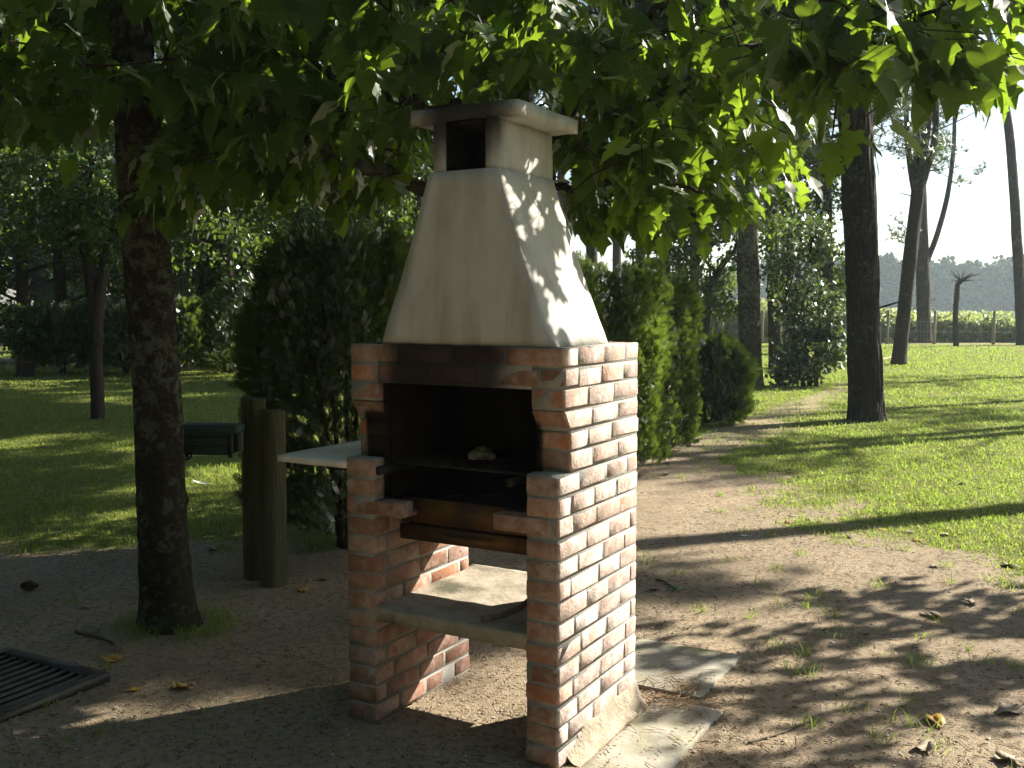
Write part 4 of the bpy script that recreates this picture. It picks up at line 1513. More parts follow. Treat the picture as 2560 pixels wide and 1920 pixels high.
for k, (bx, by, ux, Y, w, lab) in enumerate(((1318, 930, 1322, 30, 36, 'pine trunk straight behind the white hood among the background pines'), (1480, 930, 1478, 34, 30, 'slim background pine between the hood and the sunlit hedge top'),
                                             (1602, 920, 1598, 38, 26, 'slim background pine rising from behind the sunlit hedge shrub'), (1666, 900, 1664, 40, 24, 'straight background pine behind the slimmer hedge shrub'),
                                             (1738, 930, 1735, 32, 26, 'background pine beside the leaning shrub branch, left of the lichen trunk'), (1942, 905, 1918, 25, 36, 'leaning pine trunk standing behind the leafy laurel bush'),
                                             (1968, 900, 1966, 28, 30, 'second pine trunk close behind the leafy laurel bush'), (1540, 900, 1545, 46, 22, 'far thin pine seen between the other background pines'),
                                             (1400, 900, 1405, 48, 24, 'far thin pine near the straight one behind the hood'))):
    pine_px(lab, (bx, by), (ux, 200), 13.5, w, 220 + k, 0.0, Y=Y, crown_from=.38, nbr=26, bl=(1.0, 3.0), group='background pines behind the hedge', tsize=(.22, .38), res=50, sides=20)
# pines right of the picture: their shadows cross the sand and the lawn
for k, (X, Y, w) in enumerate(((11.05, 11.4, .40), (15.5, 17.5, .34), (19.0, 22.5, .36), (24.0, 24.0, .36), (21.0, 28.0, .34), (13.5, 16.9, .32))):
    g = gpt(X, Y) - [0, 0, .05]
    lean = np.array([-.55, 1.1, 0]) if k == 0 else np.zeros(3)
    pine('pine tree among those on the lawn out to the right', g, [g, g + [.05, 0, 4], g + [.1, .05, 8] + lean * .6, g + [0, 0, 13] + lean * 1.2], [w / 2, w * .45, w * .36, w * .15], seed=240 + k, group='pine trees out to the right of the lawn', res=40, sides=20, crown_from=.64 if k == 0 else .55, bl=(1.0, 2.0) if k == 0 else (1.0, 2.4), nbr=80 if k == 0 else 30, tufts=80 if k == 0 else 26, tsize=(.28, .46) if k == 0 else (.15, .25))


def leafy(label, base, trunk, radii, blobs, leaf=(.07, .12), mat='oak_leaf', bark='bark_dark', group=None, seed=0, name='broadleaf_tree', cat='tree', nbr=14, stems=None):
    r = np.random.default_rng(seed)
    base = np.asarray(base, float)
    root = thing(name, tuple(base), label, cat, group)
    mb = MB()
    allp = []
    for tk in ([trunk] if stems is None else stems):
        pp = spline(tk, 36)
        allp.append(pp)
        rr = np.interp(np.linspace(0, 1, 36), np.linspace(0, 1, len(radii)), radii)
        mb.tube(pp - base, rr, 20, bark=.006, fa=3, fz=2, seed=seed)
    mb.build('trunk', M[bark], root, True)
    allp = np.concatenate(allp)
    bm_ = MB()
    P = []
    for (c, rad, n) in blobs:
        c = np.asarray(c, float)
        rad = np.asarray(rad, float)
        k = int(np.argmin(np.linalg.norm(allp - (c - [0, 0, rad[2] * .8]), axis=1)))
        pp = bez(allp[k], (allp[k] + c) / 2 + [0, 0, -.1 * rad[2]], c, 8)
        bm_.tube(pp - base, np.linspace(radii[-1] * .8 + .012, .010, 8), 7, cap=False)
        m = max(6, n // 26)
        d = rand_dir(m) * (r.uniform(.25, 1, m) ** .5)[:, None]
        cl = c + d * rad
        for q in cl[:: max(1, m // 10)]:
            bm_.tube(bez(c, (c + q) / 2 + [0, 0, .05], q, 5) - base, np.linspace(.012, .004, 5), 5, cap=False)
        w = r.integers(0, m, n)
        P.append(cl[w] + r.normal(0, 1, (n, 3)) * rad * .16)
    tag(bm_.build('branches', M[bark], root), kind='stuff')
    P = np.concatenate(P)
    n = len(P)
    D = r.normal(0, .6, (n, 3)) + np.array([0, 0, -.25])
    N = r.normal(0, .6, (n, 3)) + np.array([0, 0, .8])
    v, q, t = scatter(LQV, LQQ, None, P - base, D, N, r.uniform(leaf[0], leaf[1], n))
    tag(MB().add(v, q, t).build('crown', M[mat], root), kind='stuff')
    return root


# laurel bush behind the lichen trunk
lb = gpt(*ground(2010, 966)[:2])
Yl = lb[1]
leafy('glossy laurel bush with several thin stems next to the lichen-covered trunk', lb, None, [.045, .035, .02, .012],
      [(at(2020, 880, Yl), (.75, .5, .55), 1500), (at(2030, 780, Yl), (.65, .5, .6), 1300), (at(1985, 680, Yl), (.55, .5, .6), 900), (at(2030, 590, Yl), (.5, .5, .5), 700), (at(1985, 930, Yl), (.5, .4, .3), 400), (at(2075, 860, Yl), (.35, .4, .5), 500)],
      leaf=(.08, .14), mat='laurel', seed=301, name='laurel_bush', cat='bush',
      stems=[[lb, at(1990, 880, Yl), at(1965, 760, Yl), at(1975, 640, Yl)], [lb + [.12, 0, 0], at(2012, 860, Yl), at(2010, 720, Yl), at(2030, 600, Yl)], [lb + [.25, 0, 0], at(2040, 880, Yl), at(2060, 760, Yl), at(2070, 680, Yl)]])
# young oak leaning behind the hedge
ob = np.append(at(1760, 860, 25.0)[:2], 0.0)
leafy('leaning young oak with dark crown between hedge and lichen-covered trunk', ob, [ob, at(1765, 790, 25), at(1790, 690, 25), at(1850, 610, 25)], [.13, .11, .08, .04],
      [(at(1770, 640, 25), (1.0, .9, .9), 950), (at(1850, 570, 25), (1.1, .9, .9), 800), (at(1700, 570, 25), (.9, .9, .8), 500), (at(1800, 480, 25), (1.1, 1, .9), 450), (at(1930, 520, 25), (1.1, 1, 1.1), 750), (at(1640, 660, 25), (.8, .8, .5), 800), (at(1790, 760, 25), (.6, .6, .5), 500)],
      leaf=(.09, .15), seed=302)
o2 = np.append(at(1990, 880, 27)[:2], 0.0)
leafy('oak sapling crown rising between the pines past the laurel bush', o2, [o2, at(1990, 760, 27), at(2000, 600, 27), at(1990, 450, 27)], [.10, .09, .06, .03],
      [(at(1985, 520, 27), (1.0, .9, 1.0), 700), (at(2060, 560, 27), (.9, .9, 1.0), 650), (at(2030, 430, 27), (1.1, .9, .9), 1000), (at(1960, 400, 27), (1.0, .9, .9), 900), (at(2080, 660, 27), (.5, .5, .6), 500)], leaf=(.09, .15), seed=303)
# low bright shrubs along the fence line
for k, (px, py, Y, s, lab) in enumerate(((1790, 740, 38, .9, 'bright green bush before the field, left of the lichen-covered trunk'), (2110, 740, 36, .75, 'slender young tree with bright leaves beside its dark stake'))):
    b_ = np.append(at(px, 860, Y)[:2], 0)
    leafy(lab, b_, [b_, at(px, 800, Y), at(px, 740, Y)], [.03, .025, .015], [(at(px, 730, Y), (s, s, s * .7), 900), (at(px + 6, 690, Y), (s * .7, s * .7, s * .6), 500)], leaf=(.10, .17), seed=320 + k, name='young_tree')

# left background wood
BGL = 'broadleaf trees closing off the lawn at the left'
th = gpt(*ground(245, 1047)[:2])
Yt = th[1]
leafy('thin forked tree alone on the shaded lawn', th, None, [.10, .085, .075, .05], [(at(150, 560, Yt), (.9, .8, .6), 900), (at(300, 560, Yt), (.9, .8, .6), 900), (at(230, 420, Yt), (1.3, 1.0, .8), 1200)], leaf=(.08, .13), seed=330, group=BGL,
      stems=[[th, at(240, 900, Yt), at(238, 800, Yt), at(215, 640, Yt), at(180, 500, Yt)], [at(240, 860, Yt), at(244, 780, Yt), at(262, 660, Yt), at(300, 500, Yt)]])
labs = ['dark oak behind the far lawn, over the clipped hedge', 'oak with pale trunk seen past the leaning mulberry trunk', 'leafy oak deep in the wood behind the far lawn']
rl = np.random.default_rng(77)
spots = [(455, 27, .42, 0), (500, 30, .26, 1), (570, 24.5, .40, 2), (160, 28, .38, 3), (60, 27, .34, 4), (340, 32, .40, 5), (-90, 24, .36, 6), (640, 33, .36, 7), (720, 29, .40, 8), (820, 34, .36, 9), (930, 28, .36, 10), (1060, 36, .40, 11), (250, 37, .36, 12), (420, 38, .36, 13), (-260, 30, .4, 14), (1180, 31, .36, 15)]
names = ['pale oak trunk seen just right of the leaning mulberry trunk', 'slim pale trunk next to the pale oak, leaning a little', 'dark forked oak above the tall hedge shrub', 'oak trunk behind the clipped hedge near the slender sapling',
         'oak at the edge of the wood behind the stump', 'oak hidden behind the leaning mulberry trunk', 'oak at the outer edge of the wood past the stump', 'oak behind the tall hedge shrub, second from the forked oak',
         'oak behind the thuja by the wooden posts', 'oak deep in the wood behind the thuja row', 'oak whose crown fills the gap beside the white hood', 'oak deep in the wood straight behind the white hood',
         'oak deep in the wood behind the thin forked tree', 'oak deep in the wood behind the pale oak trunk', 'oak farthest out along the wood past the stump', 'oak behind the white hood near the background pines']
for (px, Y, w, k) in spots:
    X = (px - 1280) / F_PX * Y
    b_ = np.array([X, Y, -.03])
    H = rl.uniform(6.5, 8.5)
    lean = rl.uniform(-.5, .5)
    tk = [b_, b_ + [lean * .3, 0, H * .3], b_ + [lean * .7, 0, H * .6], b_ + [lean, 0, H * .85]]
    bl = []
    for q in range(9):
        a = rl.uniform(0, 6.28)
        rr2 = rl.uniform(.5, 2.3)
        zc = rl.uniform(2.3, H)
        bl.append((b_ + [lean * zc / H + rr2 * math.cos(a), rr2 * math.sin(a), zc], rl.uniform(.8, 1.4, 3) * [1, 1, .7], 620))
    leafy(names[k], b_, tk, [w / 2, w * .45, w * .32, w * .15], bl, leaf=(.12, .20), seed=340 + k, group=BGL, bark='bark_lichen' if k in (0, 1) else 'bark_dark')

# undergrowth shrubs below those trees
for k, (px, Y, rx, h, lab) in enumerate(((500, 29, 1.3, 1.2, 'light green undergrowth bush in the gap past the leaning trunk'), (60, 30, 1.6, 1.6, 'undergrowth bush behind the slender sapling'), (700, 31, 1.5, 1.7, 'undergrowth bush behind the tall hedge shrub'), (300, 33, 2.0, 1.8, 'undergrowth bush behind the clipped hedge'), (1420, 44, 2.4, 2.3, 'undergrowth bush below the far thin pines'), (1600, 44, 2.2, 2.1, 'undergrowth bush seen over the hedge below the background pines'))):
    X = (px - 1280) / F_PX * Y
    b_ = np.array([X, Y, -.02])
    bl = [(b_ + [rl.uniform(-rx, rx) * .6, rl.uniform(-.6, .6), rl.uniform(.3, h * .8)], np.array([rx * .5, .6, h * .35]), 420) for q in range(6)]
    leafy(lab, b_, [b_, b_ + [0, 0, h * .3], b_ + [0.05, 0, h * .6]], [.03, .025, .015], bl, leaf=(.13, .22), seed=370 + k, name='undergrowth_bush', cat='bush', group='undergrowth bushes at the wood edge')

# sapling and stump on the far lawn
sp = gpt(*ground(84, 938)[:2])
leafy('slender sapling with feathery leaves beside the low stump', sp, [sp, sp + [.05, 0, .6], sp + [0, 0, 1.3]], [.02, .016, .008], [(sp + [.1, 0, 1.3], (.6, .4, .45), 420), (sp + [-.2, 0, .9], (.4, .3, .3), 200)], leaf=(.10, .2), seed=380, name='sapling')
stp = gpt(*ground(62, 941)[:2])
so = thing('tree_stump', tuple(stp), 'low sawn-off tree stump on the far lawn beside the slender sapling', 'stump')
MB().tube([(0, 0, -.05), (0, 0, .06), (0, 0, .2), (.01, 0, .34)], [.26, .215, .19, .185], 24, cap=False, bark=.02, fa=3, fz=3).build('trunk', M['bark_dark'], so, True)
a = np.linspace(0, 2 * np.pi, 20, endpoint=False)
MB().add(np.vstack([np.stack([.01 + .18 * np.cos(a), .18 * np.sin(a), np.full(20, .337)], -1), [(.01, 0, .342)]]), None, [[k, (k + 1) % 20, 20] for k in range(20)]).build('cut_face', M['cut_wood'], so)

# ------------------------------------------------------------------ fence, field, far wood
fa_, fb2 = np.array([2.0, 47.2]), np.array([30.0, 41.6])


def fence_pt(px):
    k = (px - 1280) / F_PX
    d = fb2 - fa_
    t = (k * fa_[1] - fa_[0]) / (d[0] - k * d[1])
    return fa_ + d * t


fo = thing('wire_fence', (fa_[0], fa_[1], 0), 'low wire mesh fence on wooden posts along the field', 'fence')
o2_ = np.append(fa_, 0)
for px in (1450, 1590, 1805, 1905, 2100, 2218, 2335, 2483, 2620):
    q = np.append(fence_pt(px), 0) - o2_
    hh = 1.45
    MB().tube([q + [0, 0, -.1], q + [0, 0, hh * .5], q + [.01, 0, hh - .02], q + [.01, 0, hh]], [.065, .062, .06, .05], 12, bark=.003, fa=2, fz=1, seed=px).build('post', M['fence_wood'], fo)
d_ = np.append((fb2 - fa_), 0)
for z in (.08, .55, 1.0):
    MB().tube([d_ * 0 + [0, -.08, z], d_ * .5 + [0, -.08, z - .01], d_ + [0, -.08, z]], .004, 5).build('wire', M['wire'], fo)
wm = MB()
nv = 210
f_a = np.linspace(0, 1, nv)
for f in f_a:
    p_ = d_ * f + [0, -.08, 0]
    wm.add([p_ + [-.003, 0, .06], p_ + [.003, 0, .06], p_ + [.003, 0, 1.0], p_ + [-.003, 0, 1.0]], [[0, 1, 2, 3]])
for z in np.linspace(.16, .92, 8):
    wm.add([[0, -.08, z - .0025], [0, -.08, z + .0025], d_ + [0, -.08, z + .0025], d_ + [0, -.08, z - .0025]], [[0, 1, 2, 3]])
tag(wm.build('mesh_net', M['wire'], fo), kind='stuff')

# pollarded sapling by the fence
sp2 = gpt(*ground(2390, 866)[:2])
Yp = sp2[1]
root = thing('pollarded_sapling', tuple(sp2), 'bare pollarded sapling with a crown of short twigs in front of the fence', 'tree')
pp = spline([sp2, at(2388, 800, Yp), at(2392, 740, Yp), at(2394, 712, Yp), at(2402, 705, Yp)], 24)
MB().tube(pp - sp2, np.linspace(.115, .085, 24), 12, bark=.008, fa=2, fz=3).build('trunk', M['bark_dark'], root, True)
mb = MB()
for k in range(16):
    e = at(2400 + rl.uniform(-34, 55), rl.uniform(668, 705), Yp + rl.uniform(-.5, .5))
    mb.tube(bez(pp[-1], (pp[-1] + e) / 2 + [0, 0, .1], e, 6) - sp2, np.linspace(.03, .008, 6), 5)
tag(mb.build('twigs', M['bark_dark'], root), kind='stuff')

# dark stake and red cap by the fence
st0 = gpt(*ground(2098, 872)[:2])
so = thing('stake', tuple(st0), 'short dark stake standing by the young tree near the fence', 'stake')
MB().tube([(0, 0, -.1), (0, 0, .5), (0, 0, 1.12), (0, 0, 1.15)], [.06, .06, .06, .045], 10, bark=.003).build('shaft', M['bark_dark'], so)
rp = gpt(*ground(2104, 880)[:2])
so = thing('marker_peg', tuple(rp), 'tiny orange-red peg in the grass at the foot of the dark stake', 'peg')
MB().tube([(0, 0, -.05), (0, 0, .12), (0, 0, .2), (0, 0, .24)], [.035, .035, .05, .03], 10).build('shaft', M['red_paint'], so)
hp = [gpt(*ground(px, py)[:2]) + [0, 0, .02] for px, py in ((2070, 905), (2095, 909), (2120, 914), (2150, 919), (2200, 900), (2235, 895))]
tag(MB().tube(spline(hp, 40), .02, 6).build('garden_hose', M['hose'], None, True), 'ochre hose lying in the grass behind the thick pine trunk', 'hose')

# crop beyond the fence
n = 15000
rc = np.random.default_rng(90)
yy = 46.5 + 60 * rc.random(n) ** 1.8
xx = rc.uniform(0.03, 0.62, n) * yy
fy = 47.9 - 0.2 * (xx - 2)
ok = yy > fy
xx, yy = xx[ok], yy[ok]
n = len(xx)
hgt = rc.uniform(.9, 1.55, n) * np.interp(xx / yy, [.05, .25, .34, .42, .6], [1.25, 1.2, 1.05, .78, .72])
P, D, N, Sz = [], [], [], []
for k in range(7):
    f = rc.uniform(.15, 1.0, n)
    P.append(np.stack([xx + rc.normal(0, .12, n), yy + rc.normal(0, .12, n), hgt * f], -1))
    D.append(rc.normal(0, .7, (n, 3)) + np.array([0, 0, .3]))
    N.append(rc.normal(0, .7, (n, 3)) + np.array([0, 0, .6]))
    Sz.append(rc.uniform(.18, .38, n))
v, q, t = scatter(LQV, LQQ, None, np.concatenate(P), np.concatenate(D), np.concatenate(N), np.concatenate(Sz))
tag(MB().add(v, q, t).build('field_crop', M['crop']), 'tall pale green crop filling the sunny field beyond the fence', 'crop', kind='stuff')


def wood_mass(name, label, xs, ys, hs, nleaf, size, seed, trunk=True, low=.25):
    r = np.random.default_rng(seed)
    mb, P, Sz = MB(), [], []
    for x, y, h in zip(xs, ys, hs):
        w = h * r.uniform(.16, .26)
        m = nleaf
        zc = low * h + (1 - low) * h * r.random(m) ** .8
        rad = w * np.sqrt(np.clip(1 - ((zc - h * .66) / (h * .5)) ** 2, .08, 1)) * np.sqrt(r.random(m))
        a = r.uniform(0, 6.28, m)
        P.append(np.stack([x + rad * np.cos(a), y + rad * np.sin(a), zc], -1))
        Sz.append(r.uniform(size * .6, size * 1.4, m))
    P, Sz = np.concatenate(P), np.concatenate(Sz)
    n = len(P)
    v, q, t = scatter(LQV * [1.6, 1, 1], LQQ, None, P, r.normal(0, 1, (n, 3)), r.normal(0, .7, (n, 3)) + np.array([0, 0, .5]), Sz)
    mb.add(v, q, t)
    o = mb.build(name, M['far_leaf'])
    tag(o, label, 'wood', kind='stuff')
    if trunk:
        tb = MB()
        for x, y, h in zip(xs, ys, hs):
            tb.tube([(x, y, 0), (x, y, h * .7)], [.25, .12], 5, cap=False)
        tag(tb.build('trunks', M['bark_pine'], o), kind='stuff')
    return o


rw = np.random.default_rng(95)
nf = 420
xs = rw.uniform(60, 230, nf)
ys = 255 + rw.uniform(0, 45, nf) - .15 * (xs - 60)
wood_mass('far_pinewood', 'hazy blue pinewood along the far side of the field', xs, ys, rw.uniform(7.5, 15.5, nf), 300, 1.0, 96, trunk=False, low=.0)
nf = 90
xs = rw.uniform(-55, -3, nf)
ys = rw.uniform(48, 75, nf)
wood_mass('far_woodland', 'dark dense woodland far behind the lawn and hedges', xs, ys, rw.uniform(11, 17, nf) * np.where(xs > -8, .6, 1.0), 620, .55, 97, low=.03)

nf = 70  # unseen trees added behind and to the left to deepen the shade
xs = np.concatenate([rw.uniform(-22, 9, nf), rw.uniform(-22, -10.5, 40)])
ys = np.concatenate([rw.uniform(-17, -7.5, nf), rw.uniform(-8, 19, 40)])
wood_mass('unseen_shade_wood', 'added unseen woodland behind and left of the viewpoint, blocking sky light', xs, ys, rw.uniform(8, 13, nf + 40), 620, .5, 98, low=.02)

# gravel track at the far left
mb = MB()
tp = np.array([[-30, 27.5], [-20, 29.0], [-13.6, 30.2]])
vv = []
for k, (x, y) in enumerate(spline(np.column_stack([tp, np.zeros(3)]), 12)[:, :2]):
    vv += [(x, y - 1.0, float(gz(x, y - 1)) + .03), (x, y + 1.2, float(gz(x, y + 1.2)) + .03)]
mb.add(vv, [[2 * k, 2 * k + 2, 2 * k + 3, 2 * k + 1] for k in range(11)])
tag(mb.build('gravel_track', M['path']), 'pale gravel track at the edge of the wood', kind='structure')


# ------------------------------------------------------------------ grass and litter
def build_grass():
    r = np.random.default_rng(55)
    n = 480000
    # thinner with distance from where one stands
    d = 3.0 * (46.0 / 3.0) ** r.random(n)
    a = r.uniform(-.72, .72, n)
    x, y = d * np.sin(a), d * np.cos(a)
    c = grass_cover(x, y)
    tuft = fbm(x * 5, y * 5, 0, 44, 2)
    keep = r.random(n) < np.clip(c * 1.15 - .12 + .35 * tuft * (c > .05), 0, 1)
    x, y, d, c = x[keep], y[keep], d[keep], c[keep]
    n = len(x)
    z = gz(x, y)
    h = r.uniform(.012, .038, n) * (1 + .6 * (fbm(x * 1.7, y * 1.7, 0, 66, 2) > .25)) * np.interp(d, [3, 12, 34], [1, 1.15, 1.5])
    w = .0022 * np.interp(d, [3, 8, 34, 46], [1.0, 1.9, 5.5, 8])
    th = r.uniform(0, np.pi, n)
    ln = r.normal(0, .6, (n, 2)) * h[:, None]
    s = np.stack([np.cos(th) * w, np.sin(th) * w, np.zeros(n)], -1)
    b = np.stack([x, y, z - .004], -1)
    m = b + np.stack([ln[:, 0] * .35, ln[:, 1] * .35, h * .6], -1)
    e = b + np.stack([ln[:, 0], ln[:, 1], h], -1)
    V = np.stack([b - s, b + s, m + s * .8, m - s * .8, e], 1).reshape(-1, 3)
    i = np.arange(n)[:, None] * 5
    tag(MB().add(V, i + np.array([[0, 1, 2, 3]]), i + np.array([[3, 2, 4]])).build('lawn_grass', M['grass']), 'short sunlit and shaded grass of the patchy lawn', 'grass', kind='stuff')
    # scattered taller weeds and tufts on the sand
    P = []
    for k in range(150):
        dd = r.uniform(3.6, 11)
        aa = r.uniform(.05, .5) if r.random() < .75 else r.uniform(-.5, -.25)
        px_, py_ = dd * math.sin(aa), dd * math.cos(aa)
        if grass_cover(np.array([px_]), np.array([py_]))[0] > .7 or (abs(px_ - .1) < .9 and abs(py_ - 3.9) < .9):
            continue
        m = r.integers(8, 26)
        P.append(np.column_stack([px_ + r.normal(0, .03, m), py_ + r.normal(0, .03, m)]))
    # mossy tuft round the foot of the leaning trunk
    m = 900
    aa = r.uniform(0, 6.28, m)
    rr2 = .13 + np.abs(r.normal(0, .09, m))
    P.append(np.column_stack([l_base[0] + rr2 * np.cos(aa) + .08 * (np.cos(aa) > 0), l_base[1] + rr2 * np.sin(aa)]))
    P = np.concatenate(P)
    n = len(P)
    h = r.uniform(.02, .075, n)
    ln = r.normal(0, .7, (n, 2)) * h[:, None]
    th = r.uniform(0, np.pi, n)
    s = np.stack([np.cos(th) * .0022, np.sin(th) * .0022, np.zeros(n)], -1)
    b = np.column_stack([P, gz(P[:, 0], P[:, 1]) - .004])
    mm = b + np.stack([ln[:, 0] * .35, ln[:, 1] * .35, h * .6], -1)
    e = b + np.stack([ln[:, 0], ln[:, 1], h], -1)
    V = np.stack([b - s, b + s, mm + s * .8, mm - s * .8, e], 1).reshape(-1, 3)
    i = np.arange(n)[:, None] * 5
    tag(MB().add(V, i + np.array([[0, 1, 2, 3]]), i + np.array([[3, 2, 4]])).build('sand_tufts', M['grass']), 'small grass tufts scattered over the bare sand', 'grass', kind='stuff')


build_grass()


def build_litter():
    r = np.random.default_rng(66)
    # needles and bark crumbs
    for name, n, mat, l0, l1, w, label in (('pine_litter', 15000, 'litter', .006, .026, .0022, 'dark pine needles and bark crumbs strewn over the sand'), ('dry_needles', 2600, 'straw', .04, .11, .0016, 'long straw-coloured dry pine needles on the ground')):
        d = 2.6 * (11 / 2.6) ** r.random(n)
        a = r.uniform(-.62, .62, n)
        x, y = d * np.sin(a), d * np.cos(a)
        if name == 'dry_needles':
            k = n // 9
            q = np.array([bw(1.06 + .09 * c1, .78 + .09 * c2)[:2] for c1, c2 in r.normal(0, 1, (k, 2))])
            x[:k], y[:k] = q[:, 0], q[:, 1]
        z = gz(x, y) + .003
        uv_ = np.stack([(x - bbq_o[0]) * cU[0] + (y - bbq_o[1]) * cU[1], (x - bbq_o[0]) * cV[0] + (y - bbq_o[1]) * cV[1]], -1)
        u, v_ = uv_[:, 0], uv_[:, 1]
        slab = ((u > .39) & (u < 1.13) & (v_ > .85) & (v_ < 1.41)) | ((u > .98) & (u < 1.25) & (v_ > -.06) & (v_ < .76))
        foot = (u > -.03) & (u < .95) & (v_ > -.02) & (v_ < .77)
        pier = (u > -.01) & (u < .14) & (v_ > -.01) & (v_ < .69) | (u > .77) & (u < .99) & (v_ > -.01) & (v_ < .69)
        z = np.where(slab, .022, np.where(foot, .002, z))
        ok = ~pier & ~(slab & (r.random(n) < .75) & (name == 'pine_litter'))
        x, y, z = x[ok], y[ok], z[ok]
        n = len(x)
        th = r.uniform(0, np.pi, n)
        L = r.uniform(l0, l1, n) / 2
        t_ = np.stack([np.cos(th), np.sin(th), r.normal(0, .08, n)], -1)
        s = np.stack([-np.sin(th), np.cos(th), np.zeros(n)], -1) * (w * r.uniform(.6, 1.6, n))[:, None]
        c = np.stack([x, y, z + .002], -1)
        up = np.array([0, 0, w])
        V = np.stack([c - t_ * L[:, None] - s, c - t_ * L[:, None] + s, c + t_ * L[:, None] + s, c + t_ * L[:, None] - s, c - t_ * L[:, None] + up, c + t_ * L[:, None] + up], 1).reshape(-1, 3)
        i = np.arange(n)[:, None, None] * 6
        q = (i + np.array([[[0, 3, 5, 4], [1, 4, 5, 2]]])).reshape(-1, 4)
        tag(MB().add(V, q).build(name, M[mat]), label, 'pine needles', kind='stuff')
    n = 14000
    d = 2.6 * (8 / 2.6) ** r.random(n)
    a = r.uniform(-.6, .6, n)
    x, y = d * np.sin(a), d * np.cos(a)
    s = np.clip(r.lognormal(-5.6, .45, n), .0015, .012)
    oc = np.array([(1, 0, 0), (0, 1, 0), (-1, 0, 0), (0, -1, 0), (0, 0, .7), (0, 0, -.7)])
    tt = [(0, 1, 4), (1, 2, 4), (2, 3, 4), (3, 0, 4)]
    v, q, t = scatter(oc, None, tt, np.stack([x, y, gz(x, y) + s * .3], -1), r.normal(0, 1, (n, 3)) * [1, 1, .2], np.tile([0, 0, 1.0], (n, 1)), s)
    tag(MB().add(v, q, t).build('pebbles', M['pebble'], None, True), 'small grit and pebbles on the bare sand', 'pebbles', kind='stuff')


build_litter()


def fallen(px, py, size, mat, kind, label, group, curl=1.0, rz=None, tilt=0.0, thick=0.0012):
    g = ground(px, py)
    r = np.random.default_rng(int(px * 7 + py))
    v, t = LEAVES[kind]
    v = v.copy()
    v[:, 1] -= .45
    x, y = v[:, 0].copy(), v[:, 1].copy()
    v[:, 2] = 0.42 * curl * (1.1 * x ** 2 + .35 * y ** 2 + .12 * np.sin(7 * y + 3 * x)) + .12 * curl * x * y
    v[:, 0] = x * (1 - .35 * curl * abs(x))
    v = v * size * .8
    v[:, 2] -= v[:, 2].min() - .002
    o = MB().add(v, None, t).build('fallen_leaf', mat, None, True)
    md = o.modifiers.new('thick', 'SOLIDIFY')
    md.thickness = thick
    o.location = gpt(g[0], g[1])
    o.rotation_euler = (tilt, r.uniform(-.15, .15), r.uniform(0, 6.28) if rz is None else rz)
    return tag(o, label, 'leaf', group)


for px, py, s in ((2418, 1500, .13), (2330, 1532, .15), (2525, 1775, .16), (2530, 1900, .15), (2318, 1868, .14), (2525, 1410, .13), (2340, 1413, .09), (2125, 1340, .09), (2358, 1336, .10), (2405, 1210, .12), (2000, 1190, .12), (1660, 1188, .12),
                  (1835, 1147, .10), (2480, 1138, .11), (2340, 1055, .12), (2270, 1330, .09), (2100, 1135, .10), (2160, 1580, .06), (1640, 1470, .10), (218, 1523, .08), (535, 1378, .12), (2480, 1000, .11), (2290, 980, .10), (2200, 1070, .10)):
    gq = ground(px, py)
    on_g = grass_cover(gq[:1], gq[1:2])[0] > .45
    fallen(px, py, s, M['dry_leaf'], int(px) % 3, 'curled grey-brown dry leaf lying in the grass' if on_g else 'curled grey-brown dry leaf lying on bare sandy ground', 'curled dry leaves in the grass' if on_g else 'curled dry leaves on the sand', 1.3)
fallen(2340, 1803, .14, M['yellow_leaf'], 2, 'curled yellow leaf on the bare sand away from the paving slabs', None, 1.0)
fallen(2200, 1322, .10, M['yellow_leaf'], 1, 'flat yellow leaf where the sand meets the grass, by a long trunk shadow', None, .6)
fallen(2296, 1350, .09, M['rust_leaf'], 2, 'rust-orange leaf in the sparse grass near a curled grey one', None, 1.0)
fallen(1970, 1300, .09, M['rust_leaf'], 0, 'small brown-red leaf on the sand beside a pale one', None, 1.0)
fallen(1982, 1284, .10, M['dry_leaf'], 1, 'pale flat leaf on the sand beside a brown-red one', None, .5)
fallen(1858, 1336, .09, M['feather'], 2, 'bleached whitish leaf alone in the middle of the sand', None, .5)
fallen(1690, 1467, .13, M['green_leaf'], 2, 'flat green leaf in the trunk shadow behind the brick pier', None, .4)
fallen(275, 1648, .14, M['yellow_leaf'], 2, 'large dull yellow leaf beside the drain grate corner', None, .7)
fallen(332, 1722, .08, M['yellow_leaf'], 1, 'small yellow leaf between the drain grate and the larger curled one', None, 1.1)
fallen(460, 1718, .12, M['yellow_leaf'], 0, 'curled yellow leaf at the end of the light streak in front of the barbecue', None, 1.1)
fallen(755, 1476, .10, M['yellow_leaf'], 0, 'bright yellow leaf on the ground beside the front wooden post', None, .8)
fallen(590, 1312, .15, M['green_leaf'], 1, 'pale green leaf lying flat near the foot of the posts', None, .4)
fallen(520, 1345, .12, M['green_leaf'], 0, 'pale green leaf between leaning trunk and posts, stalk upright', None, .5)
fallen(813, 1450, .09, M['dry_leaf'], 0, 'spiky dry leaf by the stem of the dark thuja', None, 1.4)

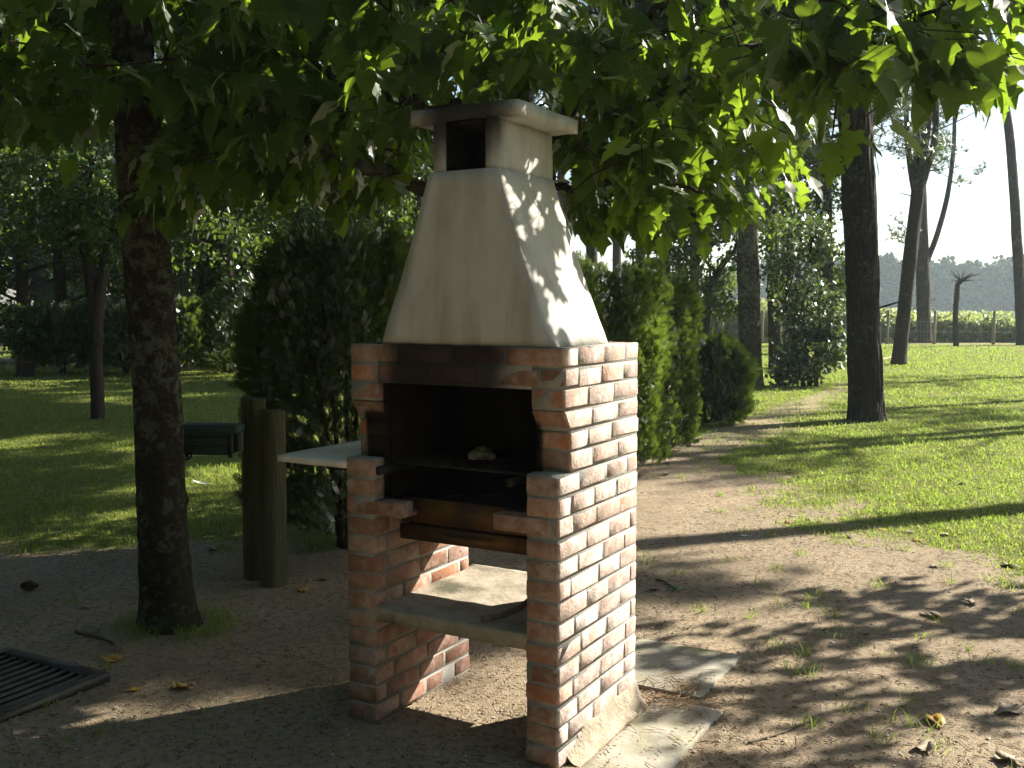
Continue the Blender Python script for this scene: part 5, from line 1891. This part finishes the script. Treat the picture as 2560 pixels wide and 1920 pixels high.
# white feather on the lawn
ft = MB()
s_ = np.linspace(0, 1, 14)
wv = .022 * np.sin(np.pi * np.clip(s_ * .92 + .06, 0, 1)) ** .6
V = []
for f, w in zip(s_, wv):
    V += [(-w, f * .17, .012 + .02 * f * f), (0, f * .17, .020 + .02 * f * f), (w, f * .17, .012 + .02 * f * f)]
ft.add(V, [[3 * k + j, 3 * k + j + 1, 3 * k + j + 4, 3 * k + j + 3] for k in range(13) for j in (0, 1)])
ft.tube([(0, -.05, .008), (0, 0, .018), (0, .08, .026)], .0025, 6)
fo_ = ft.build('feather', M['feather'], None, True)
g = ground(520, 1212)
fo_.location = gpt(g[0], g[1])
fo_.rotation_euler = (0, 0, 1.2)
tag(fo_, 'white feather on the sunlit grass below the green bag', 'feather')

# twigs on the ground, pine cone
for pts, rad, lab in (([(190, 1585), (245, 1597), (285, 1612), (290, 1632)], .010, 'crooked dead stick on the earth behind the drain grate'), ([(915, 1800), (985, 1785), (1030, 1768)], .006, 'thin dry twig at the foot of the left brick pier'),
                      ([(1870, 1858), (1960, 1830), (2045, 1795)], .005, 'long pale twig lying on the sand past the paving slab'), ([(1640, 1442), (1665, 1452), (1690, 1470)], .006, 'short bent twig beside the green leaf in the trunk shadow')):
    pp = [gpt(*ground(*q)[:2]) + [0, 0, rad + (.012 if 900 < q[0] < 1040 else 0)] for q in pts]
    tag(MB().tube(spline(pp, 20), np.linspace(rad, rad * .5, 20), 7, bark=.001, fa=2, fz=30).build('twig', M['stick'], None, True), lab, 'twig')
g = ground(77, 1478)
mb = MB()
for k in range(9):
    f = k / 8
    R = .030 * math.sin(math.pi * (.12 + .80 * f)) ** .8
    for j in range(9):
        a = 2 * math.pi * (j / 9 + k * .39)
        c = np.array([(f - .5) * .085, R * .55 * math.cos(a), .032 + R * .55 * math.sin(a)])
        o_ = np.array([.006, math.cos(a), math.sin(a)])
        tn = np.array([0, -math.sin(a), math.cos(a)])
        mb.add([c - tn * .010, c + tn * .010, c + o_ * R * .6 + [-.012, 0, 0], c + [-.012, 0, 0]], [[0, 1, 2, 3]])
mb.tube([(-.042, 0, .032), (-.02, 0, .032), (.02, 0, .032), (.042, 0, .032)], [.006, .018, .018, .006], 10)
co = mb.build('pine_cone', M['cone'])
co.location = gpt(g[0], g[1])
tag(co, 'dark pine cone on the shaded earth left of the leaning trunk', 'pine cone')

# ------------------------------------------------------------------ air
T = NT('haze')
pv = T.n('VolumePrincipled', {'Color': (0.72, 0.87, 1.0), 'Density': 0.0005, 'Anisotropy': 0.35})
T.t.links.new(pv.outputs[0], T.out.inputs['Volume'])
hz = MB().box(-160, 420, -60, 480, -1.5, 24.0).build('haze', T.m)
tag(hz, 'thin bright air hanging over field and wood', 'haze', kind='stuff')
